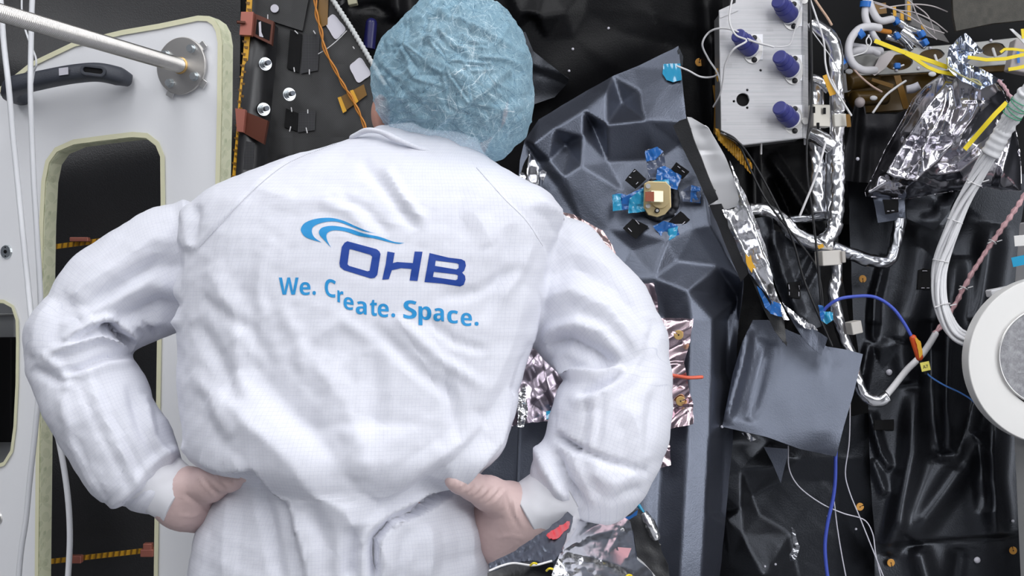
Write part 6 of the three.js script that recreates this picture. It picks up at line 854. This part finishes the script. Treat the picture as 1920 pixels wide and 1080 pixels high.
  const cw = thing('white_cable_loom', 'white wrapped cable loom with blue ties at the top right', 'cable loom'); const cab = (pts, r) => mesh('cable', wire(pts, r, 0, 10), std(new THREE.Color(.62, .61, .64), .55), cw); cab([[1622, -30, -.78], [1624, 0, -.775], [1622, 30, -.77], [1628, 50, -.765]], .0072); cab([[1626, -10, -.775], [1636, 20, -.77], [1648, 38, -.77], [1672, 36, -.79]], .0072); cab([[1648, 52, -.76], [1632, 50, -.755], [1612, 54, -.75], [1596, 72, -.745], [1591, 96, -.74], [1598, 118, -.74], [1614, 130, -.75], [1640, 132, -.78]], .0076); cab([[1632, 52, -.765], [1638, 66, -.76], [1646, 78, -.77]], .006); cab([[1590, 104, -.765], [1606, 96, -.76], [1630, 94, -.77], [1650, 96, -.80]], .008); cab([[1600, 86, -.77], [1624, 90, -.765], [1646, 100, -.78]], .006); cab([[1576, 110, -.75], [1572, 118, -.75], [1582, 124, -.76]], .008); mesh('fine_wire', mergeGeometries([wire([[1630, 66, -.745], [1624, 76, -.74], [1628, 88, -.742], [1634, 78, -.745], [1628, 66, -.745]], .0014, 20, 5), wire([[1590, 108, -.735], [1604, 104, -.735], [1624, 96, -.74], [1628, 84, -.74]], .0014, 20, 5)]), M.wireWhite, cw); const bt = (x, y, r, rz, z = -.745) => { const p = P(x, y, z); mesh('blue_tie', aimed(new THREE.CylinderGeometry(r, r, .011, 16), p, V3(Math.cos(rz), Math.sin(rz), .1)), M.blueTie, cw, 'blue tie'); }; bt(1623, 8, .011, 1.5, -.772); bt(1613, 63, .0098, .7, -.75); bt(1576, 118, .0105, 2.2, -.745);
  { const t = thing('foil_sleeved_cables', 'foil sleeved cables with blue clips above the drilled beam', 'cables'); foilPipe(t, [[1680, 40, -.83], [1706, 54, -.83], [1726, 62, -.83]], .007, 21); foilPipe(t, [[1688, 58, -.825], [1714, 76, -.825], [1732, 90, -.83]], .0085, 22); foilPipe(t, [[1660, 68, -.82], [1690, 78, -.825], [1708, 92, -.83]], .006, 23); foilPipe(t, [[1674, 60, -.815], [1696, 78, -.82], [1708, 94, -.825]], .0055, 24, foilDark); for (const [x, y] of [[1680, 40], [1728, 64], [1681, 68], [1734, 80]]) { const p = P(x, y, -.815); mesh('clip', box(.011, .014, .018, .003).rotateZ(.5).translate(p.x, p.y, p.z), M.blueTie, t, 'blue clip'); } mesh('amber_sleeve', wire([[1644, 55, -.78], [1656, 58, -.79], [1668, 60, -.80]], .005, 12, 8), M.orangeWire, t); strip('amber_tape', [[1650, 6], [1652, 26]], 22, -.87, M.kaptonBrown, t, .002); for (const [x, a, b] of [[1677, 12, 30], [1691, 20, 40], [1704, 2, 38], [1730, 46, 60]]) strip('amber_tape', [[x, a], [x + 1, b]], 6, -.86, M.kaptonSolid, t, .002); mesh('grey_post', sheet([[1697, -40], [1712, -40], [1710, 40], [1698, 36]], -.88, 10, .006), std(new THREE.Color(.28, .27, .27), .5), t); mesh('inner_plate', sheet([[1670, 24], [1710, 24], [1760, 50], [1780, 80], [1730, 66], [1690, 44]], -.89, 10, .006), std(new THREE.Color(.26, .25, .25), .5), t); }
  const fw = [[[[1634, 2], [1660, 10], [1700, 28], [1740, 52], [1770, 62]], 'longest of the fine pale wires fanning right from the white loom'], [[[1640, 6], [1680, 18], [1716, 24], [1750, 40], [1776, 60]], 'fine pale wire running just above the longest one'], [[[1650, 16], [1690, 10], [1720, 8], [1750, 12], [1776, 22]], 'uppermost fine pale wire, nearly level, against the dark gap'], [[[1712, 10], [1722, 34], [1738, 58], [1756, 74]], 'fine pale wire dropping steeply towards the bag neck'], [[[1690, -10], [1710, 6], [1740, 30], [1752, 62]], 'fine pale wire slanting down from the top edge']]; fw.forEach(([p, l], i) => wr('fine_wire', l, p.map(([x, y], k) => [x, y, -.78 - .01 * k - .004 * i]), .0013, std(new THREE.Color(.55, .5, .5), .5)));
  wr('white_straw', 'white wire end sticking up in front of the amber housing', [[1637, 211, -.76], [1660, 180, -.765], [1680, 164, -.77], [1698, 152, -.775]], .0024, M.wireWhite); wr('brown_wire', 'brown and white wire slanting below the white loop', [[1574, 100, -.75], [1594, 122, -.745], [1614, 144, -.74], [1636, 162, -.745], [1653, 172, -.75]], .0021, std(new THREE.Color(.5, .36, .3), .5)); wr('white_wire', 'white wire end beside the orange tape right of the foil pipes', [[1560, 150, -.685], [1574, 180, -.685], [1586, 200, -.685], [1596, 216, -.685]], .0021, M.wireWhite); wr('orange_white_wire', 'orange and white wire leaning over the foil pipe at the top', [[1522, -10, -.70], [1538, 14, -.69], [1552, 34, -.69], [1559, 46, -.69]], .0024, std(new THREE.Color(.62, .42, .3), .5)); single('small_blue_clip', box(.012, .012, .012, .003).translate(P(1682, 124, -.80).x, P(1682, 124, -.80).y, -.80), M.blueTie, 'small blue clip in front of the second oval hole', 'clip'); single('white_pin', wire([[1676, 128, -.80], [1694, 122, -.80]], .002, 6, 6), M.wireWhite, 'short white pin at the second oval hole', 'pin'); single('connector_plug', (() => { const g = tubeVar(path([[1700, 168, -.80], [1712, 166, -.795], [1724, 160, -.79]]), 12, 16, (u) => .009 - .002 * Math.abs(u - .5), true); return g; })(), M.sticker, 'pale plug with a blue band half hidden by the bag', 'plug');
  // dark soft covers
  { const t = thing('dark_cover', 'dark grey ribbed fabric cover between foil pipe and bag', 'cover'); mesh('fabric', sheet(rough([[1606, 190], [1616, 190], [1622, 214], [1680, 214], [1700, 206], [1672, 260], [1640, 330], [1634, 344], [1580, 338], [1584, 280], [1596, 240]], 14, 1.5, 3), (x, y) => -.76 + .012 * Math.sin(x / 5 + y / 60) * sstep(1650, 1610, x) + .02 * Math.exp(-(((x - 1640) / 26) ** 2) - ((y - 236) / 16) ** 2) + .012 * noise(x / 24, y / 40), 3.5, .003), phys(new THREE.Color(.016, .016, .019), .65, { specularIntensity: .6, bumpMap: microN, bumpScale: .0005 }), t); mesh('knob', new THREE.SphereGeometry(.010, 14, 10).translate(P(1612, 192, -.74).x, P(1612, 192, -.74).y, -.74), std(new THREE.Color(.3, .26, .26), .5), t); stud(t, 1608, 298, -.742, .0035); }
  { const [t, z] = blanket('black_flap', 'small dark flap with a hook patch under the bag', [[1636, 366], [1696, 372], [1698, 410], [1646, 418]], [['t', [[1640, 370], [1690, 400]], .008, 14]], -.735, { seed: 41, cr: .004, cell: 5, mat: M.filmGrey }); velcroPad(t, [[1656, 374], [1684, 374], [1685, 398], [1660, 402]], (x, y) => lift(z, x, y, .004), [[1664, 396, 3, 0], [1672, 395, 4, 0]]); }
  single('black_film', sheet([[1698, 362], [1800, 350], [1778, 400], [1752, 432], [1700, 410]], (x, y) => -.75 + .012 * noise(x / 26, y / 26, 3), 5, .002), M.film, 'dark film tip showing below the bag', 'film');
  // metallised bag
  { const t = thing('metallised_bag', 'crumpled silvery static shielding bag tied at the neck with a cord', 'bag'), out = [[1768, 138], [1790, 140], [1826, 150], [1864, 152], [1880, 170], [1896, 210], [1908, 260], [1914, 310], [1915, 358], [1880, 356], [1850, 350], [1800, 356], [1740, 366], [1700, 373], [1660, 370], [1624, 368], [1622, 358], [1640, 324], [1660, 280], [1688, 232], [1712, 186], [1736, 160]];
    const Fb = prepFolds([['t', [[1780, 146], [1740, 200], [1700, 262], [1660, 330]], .022, 12], ['t', [[1784, 146], [1766, 210], [1730, 280], [1716, 350]], .016, 11], ['t', [[1786, 146], [1790, 200], [1776, 250]], .014, 8], ['t', [[1860, 190], [1800, 250], [1760, 300], [1690, 360]], .024, 13], ['t', [[1870, 260], [1800, 320], [1740, 330]], .02, 10], ['t', [[1826, 150], [1830, 200], [1806, 250], [1792, 290]], .014, 8], ['t', [[1900, 250], [1880, 320], [1870, 354]], .014, 9], ['t', [[1690, 260], [1740, 270], [1790, 262]], -.014, 9], ['t', [[1650, 320], [1680, 330], [1760, 350]], .012, 8], ['t', [[1840, 290], [1836, 350]], .012, 8], ['t', [[1740, 220], [1736, 268], [1720, 280]], .012, 7]]);
    const bagM = phys(new THREE.Color(.66, .645, .69), .16, { metalness: 1 }), edge = out.concat([out[0]]);
    const dome = (x, y) => Math.sqrt(clamp(Math.abs(polyDist(edge, x, y)[0]) / 90)); mesh('bag_front', sheet(rough(out, 14, 2, 3), (x, y) => -.735 + .085 * dome(x, y) + foldHeight(Fb, x, y) + .022 * crumple((x + y * .35) / 960, (y - x * .2) / 1500, 17, 8, 5) + .010 * facets(x / 960, y / 960, 20, 5) - .016, 2.6, .0008), bagM, t); mesh('bag_back', sheet(out, (x, y) => -.745 - .03 * dome(x, y), 8, .0008), bagM, t);
    mesh('neck', sheet(rough([[1810, 62], [1826, 78], [1846, 96], [1824, 104], [1812, 118], [1840, 128], [1866, 144], [1882, 150], [1866, 156], [1838, 168], [1804, 152], [1780, 132], [1776, 110], [1780, 88], [1794, 74]], 9, 2.4, 4), (x, y) => -.70 + .03 * crumple(x / 960, y / 960, 24, 4, 5) + .012 * facets(x / 960, y / 960, 40, 3), 2.2, .0008), phys(new THREE.Color(.62, .68, .82), .15, { metalness: 1 }), t, 'bluish gathered neck'); mesh('cord', wire([[1776, 110, -.66], [1778, 124, -.65], [1796, 138, -.64], [1820, 150, -.64], [1840, 160, -.645], [1834, 152, -.65], [1822, 148, -.64]], .0018, 40, 6), std(new THREE.Color(.45, .43, .22), .5), t, 'olive cord'); }
  const flatTie = (n, l, pts, w, z = -.63) => { const t = single(n, sheet((() => { const L = [], R = []; pts.forEach((p, i) => { const a = pts[Math.max(0, i - 1)], b = pts[Math.min(pts.length - 1, i + 1)], d = Math.hypot(b[0] - a[0], b[1] - a[1]), nx = -(b[1] - a[1]) / d * w / 2, ny = (b[0] - a[0]) / d * w / 2; L.push([p[0] + nx, p[1] + ny]); R.unshift([p[0] - nx, p[1] - ny]); }); return L.concat(R); })(), z, 3, .0022), M.yellow, l, 'cable tie'); return t; };
  flatTie('yellow_tie', 'yellow tie strap ending highest, over the drilled beam left of the bag', [[1640, 76], [1690, 96], [1720, 106], [1750, 116], [1777, 126]], 8, -.70); flatTie('yellow_tie', 'yellow tie strap bending below the other one and ending at the bag neck', [[1698, 100], [1716, 110], [1740, 126], [1760, 134], [1792, 140]], 6.5, -.69); flatTie('yellow_tie', 'yellow tie strap running from the bag neck to the right edge', [[1815, 107], [1850, 112], [1885, 110], [1930, 100]], 6.5, -.66); flatTie('yellow_tie', 'short yellow tie strap curving above the right hand strap', [[1876, 98], [1884, 92], [1900, 92], [1930, 96]], 5, -.67); flatTie('yellow_tie', 'lowest yellow tie strap reaching the right edge beside the bundle', [[1891, 130], [1906, 128], [1930, 122]], 6.5, -.66); flatTie('yellow_tie', 'yellow tie strap slanting across the front of the bag', [[1809, 280], [1840, 244], [1866, 214], [1888, 192]], 8.5, -.585); flatTie('yellow_tie', 'small upright yellow tie end at the right edge above the others', [[1917, 54], [1919, 72]], 5, -.66);
  single('white_strap', sheet([[1893, 54], [1899, 54], [1922, 74], [1920, 82]], -.67, 6, .002), M.white, 'white strap end at the right edge above the yellow ties', 'strap'); { const t = thing('edge_connector', 'pale connector block with blue stripe behind the yellow ties at the right edge', 'connector'); const p = P(1912, 108, -.74); mesh('housing', box(.04, .06, .03, .003).rotateZ(-.2).translate(p.x, p.y, p.z), std(new THREE.Color(.42, .38, .38), .5), t); strip('blue_stripe', [[1909, 96], [1910, 118]], 5, -.72, M.blueTie, t, .001); }
  wr('white_pin', 'white pin standing in the right oval hole of the beam', [[1862, 92, -.80], [1866, 104, -.78], [1868, 110, -.78]], .003, M.wireWhite, 'pin'); wr('white_pin', 'white pin standing in the oval hole beside the upper yellow tie', [[1753, 104, -.80], [1758, 118, -.78]], .0026, M.wireWhite, 'pin');
  { const [t] = bundle('pink_braid', 'thin pink and white braid beside the green lacing at the bag corner', 'cable', [[1872, 150, -.64], [1884, 164, -.63], [1892, 178, -.63], [1900, 186, -.63]], 3, .002, .002, std(new THREE.Color(.6, .38, .42), .5), 4, 3); void t; } void tubeW;
}
finish();
renderer.render(scene, camera);
